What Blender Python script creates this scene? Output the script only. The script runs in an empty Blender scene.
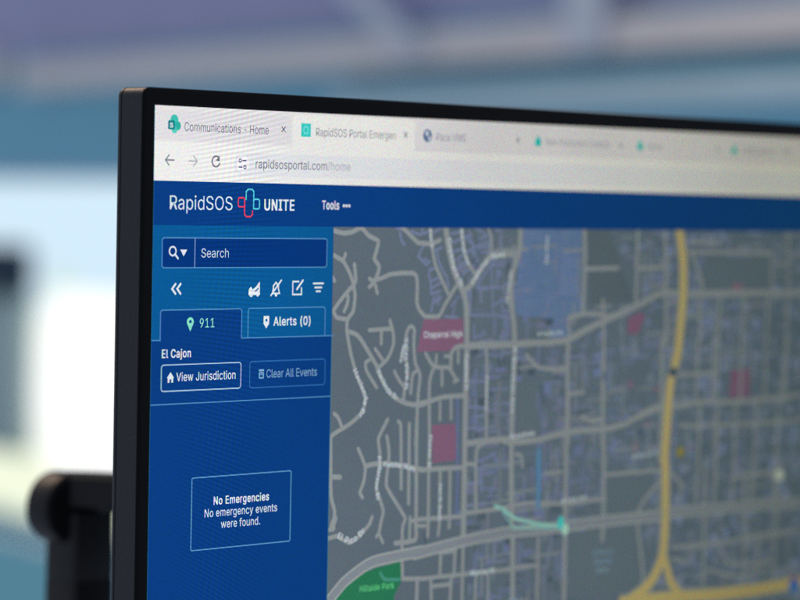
import bpy, math, random
from mathutils import Vector, Matrix
from math import radians, sin, cos, pi

scene = bpy.context.scene
COL = scene.collection
MM = 0.001
SCREEN_Z = 1.15            # height of the top left corner of the lit screen area

# ------------------------------------------------------------------ camera
cam_d = bpy.data.cameras.new("camera")
cam = bpy.data.objects.new("camera", cam_d)
COL.objects.link(cam)
scene.camera = cam
cam_d.sensor_width = 36.0
cam_d.lens = 130.5
cam_d.clip_start = 0.01
cam_d.clip_end = 200.0
A, PITCH, ROLL = 0.81661465, 0.03311672, 0.01905903
X0, Y0, Z0 = -80.2911, -29.7651 - 0.67, 938.0
def cam_to_world(X, Y, Z):                     # camera-centred mm (right, down, forward) -> world metres
    X, Y, Z = X - X0, Y - Y0, Z - Z0
    return Vector((X*cos(A) + Z*sin(A), -X*sin(A) + Z*cos(A), -Y))*MM + Vector((0, 0, SCREEN_Z))
CAM_POS = cam_to_world(0, 0, 0)
cp, sp, cr, sr = cos(PITCH), sin(PITCH), cos(ROLL), sin(ROLL)
r1, d1, f1 = Vector((1, 0, 0)), Vector((0, cp, -sp)), Vector((0, sp, cp))
right, down = r1*cr - d1*sr, r1*sr + d1*cr
def vw(v): return Vector((v.x*cos(A) + v.z*sin(A), -v.x*sin(A) + v.z*cos(A), -v.y))
Rm = Matrix((vw(right), -vw(down), -vw(f1))).transposed()
cam.matrix_world = Matrix.Translation(CAM_POS) @ Rm.to_4x4()
cam_d.dof.use_dof = True
cam_d.dof.focus_distance = 0.964
cam_d.dof.aperture_fstop = 7.2
cam_d.dof.aperture_blades = 9

# ------------------------------------------------------------------ light and exposure
world = bpy.data.worlds.new("World")
scene.world = world
world.use_nodes = True
wb = world.node_tree.nodes["Background"]
wb.inputs[0].default_value = (0.70, 0.80, 1.0, 1)
wb.inputs[1].default_value = 0.50
scene.view_settings.view_transform = 'Standard'
scene.view_settings.look = 'None'
scene.view_settings.exposure = 0
scene.view_settings.gamma = 1
scene.render.engine = 'CYCLES'
scene.cycles.use_denoising = False
scene.cycles.filter_width = 1.1
scene.cycles.use_adaptive_sampling = False
scene.cycles.sample_clamp_indirect = 2.0
def area(name, loc, target, size, power, col):
    l = bpy.data.lights.new(name, 'AREA'); l.size = size; l.energy = power; l.color = col
    o = bpy.data.objects.new(name, l); COL.objects.link(o); o.location = loc
    o.rotation_euler = (Vector(target) - Vector(loc)).to_track_quat('-Z', 'Y').to_euler()
    return o
area("ceiling_lamp", (0.35, 1.9, 2.75), (0.0, 0.0, 1.1), 0.7, 24.0, (1.0, 0.72, 0.50))

# ------------------------------------------------------------------ helpers
def lin(c):
    c = c/255.0
    return c/12.92 if c <= 0.04045 else ((c + 0.055)/1.055)**2.4
def rgb(c): return tuple(lin(x) for x in c) + (1.0,)

def mat(name, base, rough=0.5, spec=0.5, noise=0.0, nscale=40.0, bump=0.0, metal=0.0):
    m = bpy.data.materials.new(name); m.use_nodes = True
    nt = m.node_tree; b = nt.nodes["Principled BSDF"]
    b.inputs["Base Color"].default_value = tuple(base) + (1,)
    b.inputs["Roughness"].default_value = rough
    b.inputs["Metallic"].default_value = metal
    b.inputs["Specular IOR Level"].default_value = spec
    if noise or bump:
        tc = nt.nodes.new("ShaderNodeTexCoord"); nz = nt.nodes.new("ShaderNodeTexNoise")
        nz.inputs["Scale"].default_value = nscale; nz.inputs["Detail"].default_value = 5
        nt.links.new(tc.outputs["Object"], nz.inputs["Vector"])
        if noise:
            mr = nt.nodes.new("ShaderNodeMapRange")
            mr.inputs[3].default_value = 1 - noise; mr.inputs[4].default_value = 1 + noise
            nt.links.new(nz.outputs["Fac"], mr.inputs[0])
            vm = nt.nodes.new("ShaderNodeVectorMath"); vm.operation = 'SCALE'
            vm.inputs[0].default_value = tuple(base)
            nt.links.new(mr.outputs[0], vm.inputs["Scale"])
            nt.links.new(vm.outputs[0], b.inputs["Base Color"])
        if bump:
            bp = nt.nodes.new("ShaderNodeBump"); bp.inputs["Strength"].default_value = bump
            bp.inputs["Distance"].default_value = 0.0004
            nt.links.new(nz.outputs["Fac"], bp.inputs["Height"])
            nt.links.new(bp.outputs[0], b.inputs["Normal"])
    return m

# a lit liquid crystal panel: emission that weakens and warms as it is seen more obliquely
grp = bpy.data.node_groups.new("panel_light", 'ShaderNodeTree')
grp.interface.new_socket("Color", in_out='INPUT', socket_type='NodeSocketColor')
grp.interface.new_socket("Shader", in_out='OUTPUT', socket_type='NodeSocketShader')
gi = grp.nodes.new("NodeGroupInput"); go = grp.nodes.new("NodeGroupOutput")
lw = grp.nodes.new("ShaderNodeLayerWeight"); lw.inputs[0].default_value = 0.5
mr = grp.nodes.new("ShaderNodeMapRange")
mr.inputs[1].default_value = 0.275; mr.inputs[2].default_value = 0.43
mr.inputs[3].default_value = 0.0; mr.inputs[4].default_value = 1.0
grp.links.new(lw.outputs["Facing"], mr.inputs[0])
tint = grp.nodes.new("ShaderNodeMix"); tint.data_type = 'RGBA'
tint.inputs[6].default_value = (1, 1, 1, 1); tint.inputs[7].default_value = (0.43, 0.42, 0.31, 1)
grp.links.new(mr.outputs[0], tint.inputs[0])
mul = grp.nodes.new("ShaderNodeMix"); mul.data_type = 'RGBA'; mul.blend_type = 'MULTIPLY'; mul.inputs[0].default_value = 1
grp.links.new(gi.outputs[0], mul.inputs[6]); grp.links.new(tint.outputs[2], mul.inputs[7])
pb = grp.nodes.new("ShaderNodeBsdfPrincipled")
pb.inputs["Base Color"].default_value = (0.002, 0.002, 0.002, 1)
pb.inputs["Roughness"].default_value = 0.42
pb.inputs["Specular IOR Level"].default_value = 0.04
pb.inputs["Emission Strength"].default_value = 1.0
# dark tones of the panel drift to blue at a slant, while its whites turn warm
veil = grp.nodes.new("ShaderNodeMix"); veil.data_type = 'RGBA'; veil.blend_type = 'ADD'
veil.inputs[7].default_value = (0.0, 0.012, 0.030, 1)
grp.links.new(mr.outputs[0], veil.inputs[0]); grp.links.new(mul.outputs[2], veil.inputs[6])
# the pixel grid: red, green and blue stripes side by side in every pixel
PITCH_PX = 0.3113*MM
tcn = grp.nodes.new("ShaderNodeTexCoord"); sep = grp.nodes.new("ShaderNodeSeparateXYZ")
grp.links.new(tcn.outputs["Object"], sep.inputs[0])
def mth(op, a, b=None):
    n = grp.nodes.new("ShaderNodeMath"); n.operation = op
    for k, q in enumerate((a, b)):
        if q is None: continue
        if hasattr(q, "links"): grp.links.new(q, n.inputs[k])
        else: n.inputs[k].default_value = q
    return n.outputs[0]
GRID_X, GRID_Y = 0.95, 0.5
rowm = mth('ADD', mth('MULTIPLY', mth('COSINE', mth('MULTIPLY', sep.outputs[2], 2*pi/PITCH_PX)), GRID_Y), 1.0)
comb = grp.nodes.new("ShaderNodeCombineXYZ")
for k in range(3):
    ph = mth('ADD', mth('MULTIPLY', sep.outputs[0], 2*pi/PITCH_PX), 2*pi*(1 - k)/3)
    st = mth('ADD', mth('MULTIPLY', mth('COSINE', ph), GRID_X), 1.0)
    grp.links.new(mth('MULTIPLY', st, rowm), comb.inputs[k])
pixm = grp.nodes.new("ShaderNodeMix"); pixm.data_type = 'RGBA'; pixm.blend_type = 'MULTIPLY'; pixm.inputs[0].default_value = 1
grp.links.new(veil.outputs[2], pixm.inputs[6]); grp.links.new(comb.outputs[0], pixm.inputs[7])
# uneven backlight of a cheap panel
mura = grp.nodes.new("ShaderNodeTexNoise"); mura.inputs["Scale"].default_value = 14.0; mura.inputs["Detail"].default_value = 3
grp.links.new(tcn.outputs["Object"], mura.inputs["Vector"])
even = mth('ADD', mth('MULTIPLY', mura.outputs["Fac"], 0.26), 0.87)
grp.links.new(even, pb.inputs["Emission Strength"])
grp.links.new(pixm.outputs[2], pb.inputs["Emission Color"])
grp.links.new(pb.outputs[0], go.inputs[0])
_S = {}
def S(c):
    if c not in _S:
        m = bpy.data.materials.new("lit_pixels_%d_%d_%d" % c); m.use_nodes = True
        nt = m.node_tree; nt.nodes.remove(nt.nodes["Principled BSDF"])
        g = nt.nodes.new("ShaderNodeGroup"); g.node_tree = grp
        g.inputs[0].default_value = rgb(c)
        nt.links.new(g.outputs[0], nt.nodes["Material Output"].inputs[0])
        _S[c] = m
    return _S[c]

class MB:
    """collects faces of several materials and links them as one mesh object"""
    def __init__(s): s.v, s.f, s.m, s.mats = [], [], [], []
    def mi(s, m):
        if m not in s.mats: s.mats.append(m)
        return s.mats.index(m)
    def add(s, vs, fs, m):
        n = len(s.v); k = s.mi(m); s.v += [tuple(v) for v in vs]
        for f in fs: s.f.append([i + n for i in f]); s.m.append(k)
    def box(s, c, d, m, R=None):
        vs = [Vector((x*d[0]/2, y*d[1]/2, z*d[2]/2)) for x in (-1, 1) for y in (-1, 1) for z in (-1, 1)]
        if R is not None: vs = [R @ v for v in vs]
        s.add([v + Vector(c) for v in vs], [(0,1,3,2),(4,6,7,5),(0,4,5,1),(2,3,7,6),(0,2,6,4),(1,5,7,3)], m)
    def loft(s, rings, m, cap=True):
        n = len(rings[0]); vs = [v for r in rings for v in r]; fs = []
        for i in range(len(rings) - 1):
            for j in range(n):
                k = (j + 1) % n
                fs.append((i*n + j, i*n + k, (i+1)*n + k, (i+1)*n + j))
        if cap: fs.append(tuple(reversed(range(n)))); fs.append(tuple((len(rings)-1)*n + j for j in range(n)))
        s.add(vs, fs, m)
    def build(s, name, parent=None, smooth=False, bevel=0.0, loc=(0, 0, 0)):
        me = bpy.data.meshes.new(name); me.from_pydata(s.v, [], s.f); me.update()
        for m in s.mats: me.materials.append(m)
        for p, k in zip(me.polygons, s.m): p.material_index = k
        o = bpy.data.objects.new(name, me); COL.objects.link(o); o.location = loc
        if parent: o.parent = parent
        if smooth:
            for p in me.polygons: p.use_smooth = True
            me.set_sharp_from_angle(angle=radians(35))
        if bevel:
            b = o.modifiers.new("bevel", 'BEVEL'); b.width = bevel; b.segments = 3; b.limit_method = 'ANGLE'
            o.modifiers.new("wn", 'WEIGHTED_NORMAL')
        return o

def thing(name, label, cat, loc=(0, 0, 0), group=None):
    o = bpy.data.objects.new(name, None); COL.objects.link(o); o.location = loc
    o.empty_display_size = 0.05; tag(o, label, cat, group); return o
def tag(o, label, cat=None, group=None):
    o["label"] = label
    if cat: o["category"] = cat
    if group: o["group"] = group

# ---- flat drawing on the screen: coordinates are mm on the panel, u right, v down; lay = height above the panel in micrometres
LAY = 12e-6
def P(u, v, lay): return (u*MM, -lay*LAY, -v*MM)
class Draw(MB):
    def __init__(s, up=0): MB.__init__(s); s.up = up
    def poly(s, pts, c, lay):
        n = len(pts); a = sum(pts[i][0]*pts[(i+1) % n][1] - pts[(i+1) % n][0]*pts[i][1] for i in range(n))
        if a > 0: pts = pts[::-1]
        s.add([P(u, v, lay + s.up) for u, v in pts], [tuple(range(n))], S(c))
    def rect(s, u0, v0, u1, v1, c, lay): s.poly([(u0, v0), (u1, v0), (u1, v1), (u0, v1)], c, lay)
    def rr(s, u0, v0, u1, v1, r, c, lay): s.poly(rrect(u0, v0, u1, v1, r), c, lay)
    def strip(s, pts, w, c, lay, closed=False, caps=True):
        if len(pts) < 2: return
        n = len(pts); L, Rr = [], []
        for i in range(n):
            a = Vector(pts[i-1] if (i or closed) else pts[i]); b = Vector(pts[i]); d = Vector(pts[(i+1) % n] if (i < n-1 or closed) else pts[i])
            t1 = (b - a); t2 = (d - b)
            if t1.length < 1e-9: t1 = t2
            if t2.length < 1e-9: t2 = t1
            t1 = t1.normalized(); t2 = t2.normalized(); t = (t1 + t2)
            t = t.normalized() if t.length > 1e-6 else t1
            k = min(1.6, 1/max(0.3, t.dot(t1)))
            nn = Vector((-t.y, t.x))*w/2*k
            L.append(b + nn); Rr.append(b - nn)
        vs = [P(p.x, p.y, lay + s.up) for p in L] + [P(p.x, p.y, lay + s.up) for p in Rr]
        fs = [(i, i+1, n+i+1, n+i) for i in range(n-1)]
        if closed: fs.append((n-1, 0, n, 2*n-1))
        s.add(vs, fs, S(c))
        if caps and not closed:
            for e, o_ in ((0, 1), (n-1, n-2)):
                b = Vector(pts[e]); d = (b - Vector(pts[o_])).normalized(); nn = Vector((-d.y, d.x))
                arc = [b + (nn*cos(a_) + d*sin(a_))*w/2 for a_ in [pi*j/6 for j in range(7)]]
                s.poly([(p.x, p.y) for p in arc], c, lay)
    def ring(s, u, v, r, w, c, lay, a0=0, a1=360, n=20):
        pts = [(u + r*cos(radians(a0 + (a1-a0)*i/n)), v + r*sin(radians(a0 + (a1-a0)*i/n))) for i in range(n + 1)]
        if abs(a1 - a0) >= 360: s.strip(pts[:-1], w, c, lay, closed=True)
        else: s.strip(pts, w, c, lay)
    def disc(s, u, v, r, c, lay, n=18, ry=None):
        ry = ry or r
        s.poly([(u + r*cos(2*pi*i/n), v + ry*sin(2*pi*i/n)) for i in range(n)], c, lay)
    def outline(s, u0, v0, u1, v1, r, w, c, lay): s.strip(rrect(u0, v0, u1, v1, r), w, c, lay, closed=True)
    def text(s, t, u0, u1, base, cap, c, lay, bold=0.0):
        vs, fs, x0, x1 = glyphs(t, bold)
        k = (u1 - u0)/(x1 - x0)
        s.add([P(u0 + (x - x0)*k, base - y*cap, lay + s.up) for x, y in vs], fs, S(c))
    def path_text(s, t, path, cap, c, lay, bold=0.02, sx=1.0):
        adv = [glyph_adv(ch, bold) for ch in t]
        pts = [Vector(p) for p in path]; seg = [(pts[i+1]-pts[i]).length for i in range(len(pts)-1)]
        tot = sum(seg); k = tot/sum(adv); pos = 0
        for ch, a in zip(t, adv):
            m = (pos + a/2)*k; i = 0
            while i < len(seg) - 1 and m > seg[i]: m -= seg[i]; i += 1
            d = (pts[i+1]-pts[i]).normalized(); o = pts[i] + d*m; nn = Vector((d.y, -d.x))
            if ch != ' ':
                vs, fs, x0, x1 = glyphs(ch, bold); cx = (x0 + x1)/2
                q = [o + d*((x - cx)*min(k, cap*1.15)) + nn*((y - 0.42)*cap) for x, y in vs]
                s.add([P(p.x, p.y, lay + s.up) for p in q], fs, S(c))
            pos += a
def rrect(u0, v0, u1, v1, r, n=5):
    o = []
    for cx, cy, a in ((u1-r, v0+r, -90), (u1-r, v1-r, 0), (u0+r, v1-r, 90), (u0+r, v0+r, 180)):
        o += [(cx + r*cos(radians(a + 90*i/n)), cy + r*sin(radians(a + 90*i/n))) for i in range(n + 1)]
    return o
# letter shapes, in hundredths of the cap height: advance, outline points, triangles
FONT = {
' ': (37, [], []),
'(': (54, [18,41,18,48,19,56,20,64,21,72,23,79,26,87,29,94,32,100,35,106,46,106,43,99,40,92,38,84,35,77,33,69,32,62,31,54,30,47,30,41,30,35,31,29,32,23,33,16,35,10,37,3,40,-4,43,-11,46,-19,35,-19,30,-9,25,1,22,11,19,21,18,31], [8,10,9,8,11,10,7,11,8,7,12,11,6,12,7,6,13,12,5,13,6,5,14,13,4,14,5,4,15,14,3,15,4,3,16,15,2,16,3,2,17,16,1,17,2,1,18,17,0,18,1,0,19,18,34,19,0,34,20,19,34,21,20,33,21,34,33,22,21,33,23,22,32,23,33,32,24,23,31,24,32,31,25,24,31,26,25,30,26,31,30,27,26,29,27,30,29,28,27]),
')': (54, [7,-19,11,-11,14,-4,17,4,19,10,21,17,22,23,23,29,24,35,24,41,24,47,23,54,22,62,20,69,19,77,16,84,14,92,11,99,7,106,19,106,22,100,25,94,28,87,30,79,32,72,34,64,35,56,36,48,36,41,36,31,34,21,32,10,28,0,24,-9,19,-19], [17,19,18,17,20,19,17,21,20,16,21,17,16,22,21,15,22,16,15,23,22,14,23,15,14,24,23,13,24,14,13,25,24,12,25,13,12,26,25,11,26,12,11,27,26,10,27,11,10,28,27,9,28,10,8,28,9,8,29,28,7,29,8,7,30,29,6,30,7,5,30,6,5,31,30,4,31,5,4,32,31,3,32,4,2,32,3,2,33,32,1,33,2,1,34,33,0,34,1]),
'-': (89, [66,48,66,37,22,37,22,48], [2,0,3,2,1,0]),
'.': (37, [19,-1,16,-1,14,0,12,2,11,4,10,6,10,8,10,10,11,13,12,14,14,16,16,17,19,17,21,17,23,16,25,14,27,13,27,10,28,8,27,6,27,4,25,2,23,0,21,-1], [11,13,12,10,13,11,10,14,13,10,15,14,9,15,10,8,15,9,8,16,15,7,16,8,7,17,16,6,17,7,6,18,17,5,18,6,5,19,18,4,19,5,4,20,19,3,20,4,3,21,20,2,21,3,2,22,21,1,22,2,1,23,22,0,23,1]),
'/': (49, [46,105,14,-15,3,-15,35,105], [2,0,3,2,1,0]),
'0': (89, [45,-1,37,-1,31,1,26,5,21,9,17,15,14,22,11,30,10,40,9,50,10,60,11,69,14,78,17,85,21,91,26,95,31,99,38,101,45,101,52,101,58,99,63,95,68,91,72,85,76,78,78,69,79,60,80,50,79,40,78,30,76,22,72,15,68,9,64,5,58,1,52,-1,45,10,49,10,53,12,57,14,60,18,63,23,65,28,66,35,67,42,68,50,67,58,66,65,65,72,63,77,60,82,57,86,53,88,49,90,45,90,40,90,36,88,32,86,29,82,26,77,24,72,23,65,22,58,21,50,22,42,23,35,24,28,26,23,29,18,32,14,36,12,40,10], [17,19,18,16,19,17,16,20,19,15,20,16,15,21,20,14,21,15,14,22,21,14,54,22,54,53,22,53,23,22,13,55,14,55,54,14,13,56,55,52,23,53,13,57,56,51,23,52,13,58,57,50,23,51,50,24,23,12,58,13,12,59,58,49,24,50,11,59,12,49,25,24,11,60,59,48,25,49,11,61,60,47,25,48,10,61,11,47,26,25,10,62,61,46,26,47,9,62,10,46,27,26,9,63,62,45,27,46,8,63,9,8,64,63,44,27,45,44,28,27,8,65,64,43,28,44,7,65,8,43,29,28,7,66,65,42,29,43,6,66,7,42,30,29,6,67,66,41,30,42,40,30,41,6,68,67,5,68,6,40,31,30,5,69,68,39,31,40,39,32,31,4,69,5,4,70,69,38,32,39,4,71,70,37,32,38,36,32,37,4,36,71,4,32,36,4,33,32,3,33,4,2,33,3,2,34,33,2,35,34,1,35,2,1,0,35]),
'1': (89, [15,0,15,11,77,11,77,0,54,100,54,0,42,0,42,88,41,88,17,70,17,84,39,100], [10,4,11,10,8,4,8,7,4,7,5,4,10,9,8,6,5,7,0,2,1,0,3,2]),
'9': (89, [44,101,50,101,56,99,61,97,65,94,69,90,72,85,75,80,76,74,76,68,76,63,75,58,73,53,71,47,67,41,62,33,39,0,26,0,59,49,60,49,59,47,58,45,57,43,55,42,53,41,50,40,48,39,46,38,43,38,37,39,32,40,27,42,23,45,19,49,16,53,14,58,13,63,12,69,13,75,14,81,17,86,20,90,24,94,28,97,33,99,39,101,44,90,41,90,37,89,34,88,31,86,29,83,27,80,26,77,25,73,25,69,25,65,26,61,27,58,29,55,31,53,34,51,37,49,41,48,44,48,48,48,52,49,55,51,58,53,60,55,62,58,63,61,64,65,64,69,64,73,63,77,62,80,60,83,58,86,55,88,52,89,48,90], [45,1,0,44,1,45,44,2,1,43,2,44,43,3,2,42,3,43,42,4,3,41,4,42,41,46,4,46,5,4,41,47,46,81,5,46,40,47,41,40,48,47,80,5,81,80,6,5,40,49,48,79,6,80,40,50,49,78,6,79,39,50,40,39,51,50,77,6,78,77,7,6,39,52,51,76,7,77,38,52,39,76,8,7,38,53,52,75,8,76,38,54,53,74,8,75,37,54,38,74,9,8,37,55,54,73,9,74,36,55,37,36,56,55,72,9,73,72,10,9,36,57,56,71,10,72,71,11,10,35,57,36,35,58,57,70,11,71,70,12,11,35,59,58,69,12,70,34,59,35,34,60,59,68,12,69,68,13,12,33,60,34,33,61,60,67,13,68,33,62,61,66,19,67,19,13,67,33,63,62,65,18,66,18,19,66,65,24,18,24,17,18,20,13,19,32,63,33,32,64,63,64,24,65,32,24,64,20,14,13,21,14,20,22,14,21,31,24,32,23,14,22,30,24,31,24,14,23,30,25,24,17,14,24,17,15,14,29,25,30,29,26,25,29,27,26,28,27,29,17,16,15]),
'A': (94, [3,0,40,100,54,100,91,0,78,0,56,59,55,63,54,68,52,73,50,79,48,86,46,94,48,94,46,86,44,79,42,73,40,68,39,63,37,59,17,0,22,28,22,39,73,39,73,28], [0,11,1,11,2,1,11,12,2,12,3,2,0,21,11,21,13,11,13,10,11,13,10,12,10,22,12,22,3,12,9,22,10,21,14,13,8,22,9,21,15,14,7,22,8,21,16,15,6,22,7,21,17,16,5,22,6,21,18,17,21,20,18,20,19,18,4,23,5,23,22,5,0,20,21,20,22,21,20,23,22,23,3,22,0,19,20,4,3,23]),
'B': (90, [12,0,12,100,47,100,54,100,60,98,65,96,69,94,72,91,75,87,77,83,78,78,78,73,78,69,77,66,76,63,74,60,72,58,70,56,67,55,65,53,62,52,65,51,68,50,71,48,74,46,77,43,79,40,81,36,82,32,82,27,82,22,81,17,79,13,76,9,72,6,68,4,62,2,56,0,48,0,24,11,48,11,55,12,61,13,65,16,68,19,69,23,70,27,70,30,69,33,67,36,65,39,63,41,60,43,57,44,53,45,49,45,24,45,24,56,47,56,50,56,54,57,57,58,59,60,62,62,64,64,65,67,66,70,66,73,66,77,64,81,61,84,58,87,53,88,47,89,24,89], [0,74,1,74,2,1,74,3,2,74,4,3,74,5,4,74,6,5,74,7,6,74,73,7,73,8,7,0,57,74,72,8,73,71,8,72,71,9,8,70,9,71,69,9,70,69,10,9,68,10,69,68,11,10,67,11,68,67,12,11,66,12,67,65,12,66,65,13,12,64,13,65,64,14,13,63,14,64,63,15,14,62,15,63,62,16,15,61,16,62,60,16,61,60,17,16,59,17,60,58,17,59,58,18,17,0,56,57,56,58,57,56,18,58,56,19,18,56,20,19,56,21,20,56,22,21,56,23,22,56,24,23,56,55,24,55,54,24,54,25,24,0,39,56,53,25,54,52,25,53,52,26,25,51,26,52,50,26,51,50,27,26,49,27,50,48,27,49,48,28,27,47,28,48,47,29,28,46,29,47,45,29,46,45,30,29,44,30,45,44,31,30,43,31,44,43,32,31,42,32,43,41,32,42,41,33,32,40,33,41,0,40,39,0,33,40,0,34,33,0,35,34,0,36,35,0,37,36,0,38,37]),
'C': (100, [53,-1,44,-1,37,1,30,5,23,10,18,16,14,23,10,31,9,40,8,50,9,60,10,69,14,77,18,84,23,90,30,95,37,99,44,101,53,101,58,101,62,100,67,99,71,97,75,95,79,93,82,90,85,86,88,82,90,78,92,73,93,68,80,68,79,72,78,75,77,78,75,80,73,82,70,84,68,86,65,87,62,88,59,89,56,89,53,90,47,89,41,88,36,85,32,81,28,77,25,72,22,65,21,58,20,50,21,42,22,35,25,28,28,23,32,19,36,15,41,12,47,11,53,10,56,11,59,11,62,12,65,13,68,14,70,16,73,18,75,20,77,22,78,25,79,28,80,32,93,32,92,27,90,22,88,18,85,14,82,11,79,7,75,5,71,3,67,1,62,0,58,-1], [17,19,18,17,20,19,16,20,17,16,21,20,16,22,21,15,22,16,15,23,22,15,24,23,14,24,15,14,25,24,13,44,14,44,43,14,43,25,14,42,25,43,42,26,25,41,26,42,13,45,44,40,26,41,39,26,40,13,46,45,38,26,39,38,27,26,37,27,38,13,47,46,12,47,13,36,27,37,35,27,36,35,28,27,12,48,47,34,28,35,34,29,28,33,29,34,11,48,12,11,49,48,32,29,33,32,30,29,31,30,32,11,50,49,10,50,11,10,51,50,9,51,10,9,52,51,8,52,9,8,53,52,8,54,53,7,54,8,7,55,54,72,74,73,72,75,74,6,55,7,6,56,55,71,75,72,71,76,75,70,76,71,6,57,56,5,57,6,69,76,70,69,77,76,68,77,69,5,58,57,68,78,77,67,78,68,66,78,67,4,58,5,4,59,58,65,78,66,65,79,78,64,79,65,4,60,59,63,79,64,62,79,63,4,61,60,61,79,62,61,80,79,4,80,61,3,80,4,3,81,80,2,81,3,2,82,81,2,83,82,1,83,2,1,84,83,1,85,84,0,85,1]),
'D': (99, [43,0,19,0,19,11,42,11,50,12,57,13,62,16,67,19,71,24,74,29,77,36,78,42,78,50,78,58,77,65,75,71,71,76,68,81,63,84,57,87,51,88,43,89,18,89,18,100,44,100,54,99,62,97,69,94,76,89,81,84,85,77,88,69,90,60,91,50,90,40,88,31,85,23,81,16,75,11,69,6,61,3,53,1,24,100,24,0,12,0,12,100], [44,23,45,23,42,45,44,22,23,42,24,23,43,24,42,43,21,24,21,25,24,21,26,25,21,27,26,21,28,27,21,20,28,20,29,28,44,21,22,44,2,21,2,43,21,19,29,20,18,29,19,17,29,18,17,30,29,16,30,17,16,31,30,15,31,16,14,31,15,14,32,31,13,32,14,13,33,32,12,33,13,11,33,12,11,34,33,10,34,11,10,35,34,9,35,10,9,36,35,8,36,9,7,36,8,7,37,36,6,37,7,6,38,37,5,38,6,4,38,5,3,38,4,44,1,2,43,3,2,43,38,3,43,39,38,43,40,39,43,41,40,43,0,41,1,43,44,43,0,1]),
'E': (82, [12,0,12,100,73,100,73,89,24,89,24,56,70,56,70,45,24,45,24,11,74,11,74,0], [0,4,1,4,2,1,4,3,2,0,5,4,0,8,5,8,6,5,8,7,6,0,9,8,0,10,9,0,11,10]),
'F': (81, [12,0,12,100,73,100,73,89,24,89,24,55,68,55,68,43,24,43,24,0], [0,4,1,4,2,1,4,3,2,0,5,4,0,8,5,8,6,5,8,7,6,0,9,8]),
'G': (102, [53,-1,44,-1,36,1,29,5,23,10,18,16,14,23,10,31,9,40,8,50,9,60,10,69,14,77,18,84,23,90,29,95,36,99,44,101,52,101,57,101,62,100,67,99,71,97,75,95,79,92,83,89,86,86,88,82,90,78,92,73,93,69,80,69,79,72,78,75,76,77,74,80,72,82,70,84,68,86,65,87,62,88,59,89,56,89,52,90,46,89,41,88,36,85,32,81,28,77,25,72,22,65,21,58,20,50,21,42,22,35,25,28,28,23,32,19,36,15,41,12,47,11,53,10,58,11,63,12,68,14,72,17,75,20,78,24,80,29,81,34,82,40,85,39,56,39,56,50,94,50,94,39,93,31,92,24,89,18,85,12,80,8,74,4,68,1,60,-1], [17,19,18,17,20,19,16,20,17,16,21,20,16,22,21,15,22,16,15,23,22,14,23,15,14,24,23,14,25,24,13,44,14,44,43,14,43,25,14,42,25,43,41,25,42,41,26,25,13,45,44,40,26,41,39,26,40,13,46,45,38,26,39,38,27,26,37,27,38,13,47,46,12,47,13,36,27,37,35,27,36,35,28,27,12,48,47,34,28,35,34,29,28,11,48,12,33,29,34,11,49,48,32,29,33,32,30,29,31,30,32,11,50,49,10,50,11,10,51,50,9,51,10,9,52,51,72,74,73,72,70,74,70,75,74,8,52,9,8,53,52,8,54,53,7,54,8,72,69,70,71,75,70,71,76,75,69,71,72,69,76,71,7,55,54,68,76,69,68,77,76,6,55,7,67,77,68,6,56,55,67,78,77,66,78,67,6,57,56,5,57,6,65,78,66,5,58,57,65,79,78,64,79,65,4,58,5,4,59,58,63,79,64,4,60,59,63,80,79,62,80,63,4,61,60,61,80,62,4,80,61,3,80,4,3,81,80,2,81,3,2,82,81,1,82,2,1,83,82,0,83,1]),
'H': (102, [12,0,12,100,24,100,24,57,77,57,77,100,90,100,90,0,77,0,77,46,24,46,24,0], [0,2,1,0,3,2,4,6,5,4,7,6,0,10,3,10,4,3,10,9,4,9,7,4,0,11,10,8,7,9]),
'I': (59, [6,0,6,11,23,11,23,89,6,89,6,100,53,100,53,89,36,89,36,11,53,11,53,0], [4,6,5,4,7,6,3,7,4,2,8,3,8,7,3,2,9,8,0,2,1,0,9,2,0,10,9,0,11,10]),
'J': (78, [36,-1,28,0,21,2,15,6,10,12,7,20,7,29,7,34,19,34,19,29,20,23,21,18,24,15,27,12,32,10,36,10,41,10,45,12,49,15,51,18,53,23,53,29,53,100,66,100,66,29,65,20,62,12,58,6,52,2,45,0], [21,23,22,21,24,23,6,8,7,6,9,8,5,9,6,5,10,9,20,24,21,20,25,24,5,11,10,19,25,20,4,11,5,19,26,25,18,26,19,4,12,11,4,13,12,17,26,18,17,27,26,3,13,4,3,14,13,16,27,17,3,15,14,15,27,16,3,27,15,2,27,3,2,28,27,1,28,2,1,29,28,0,29,1]),
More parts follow.
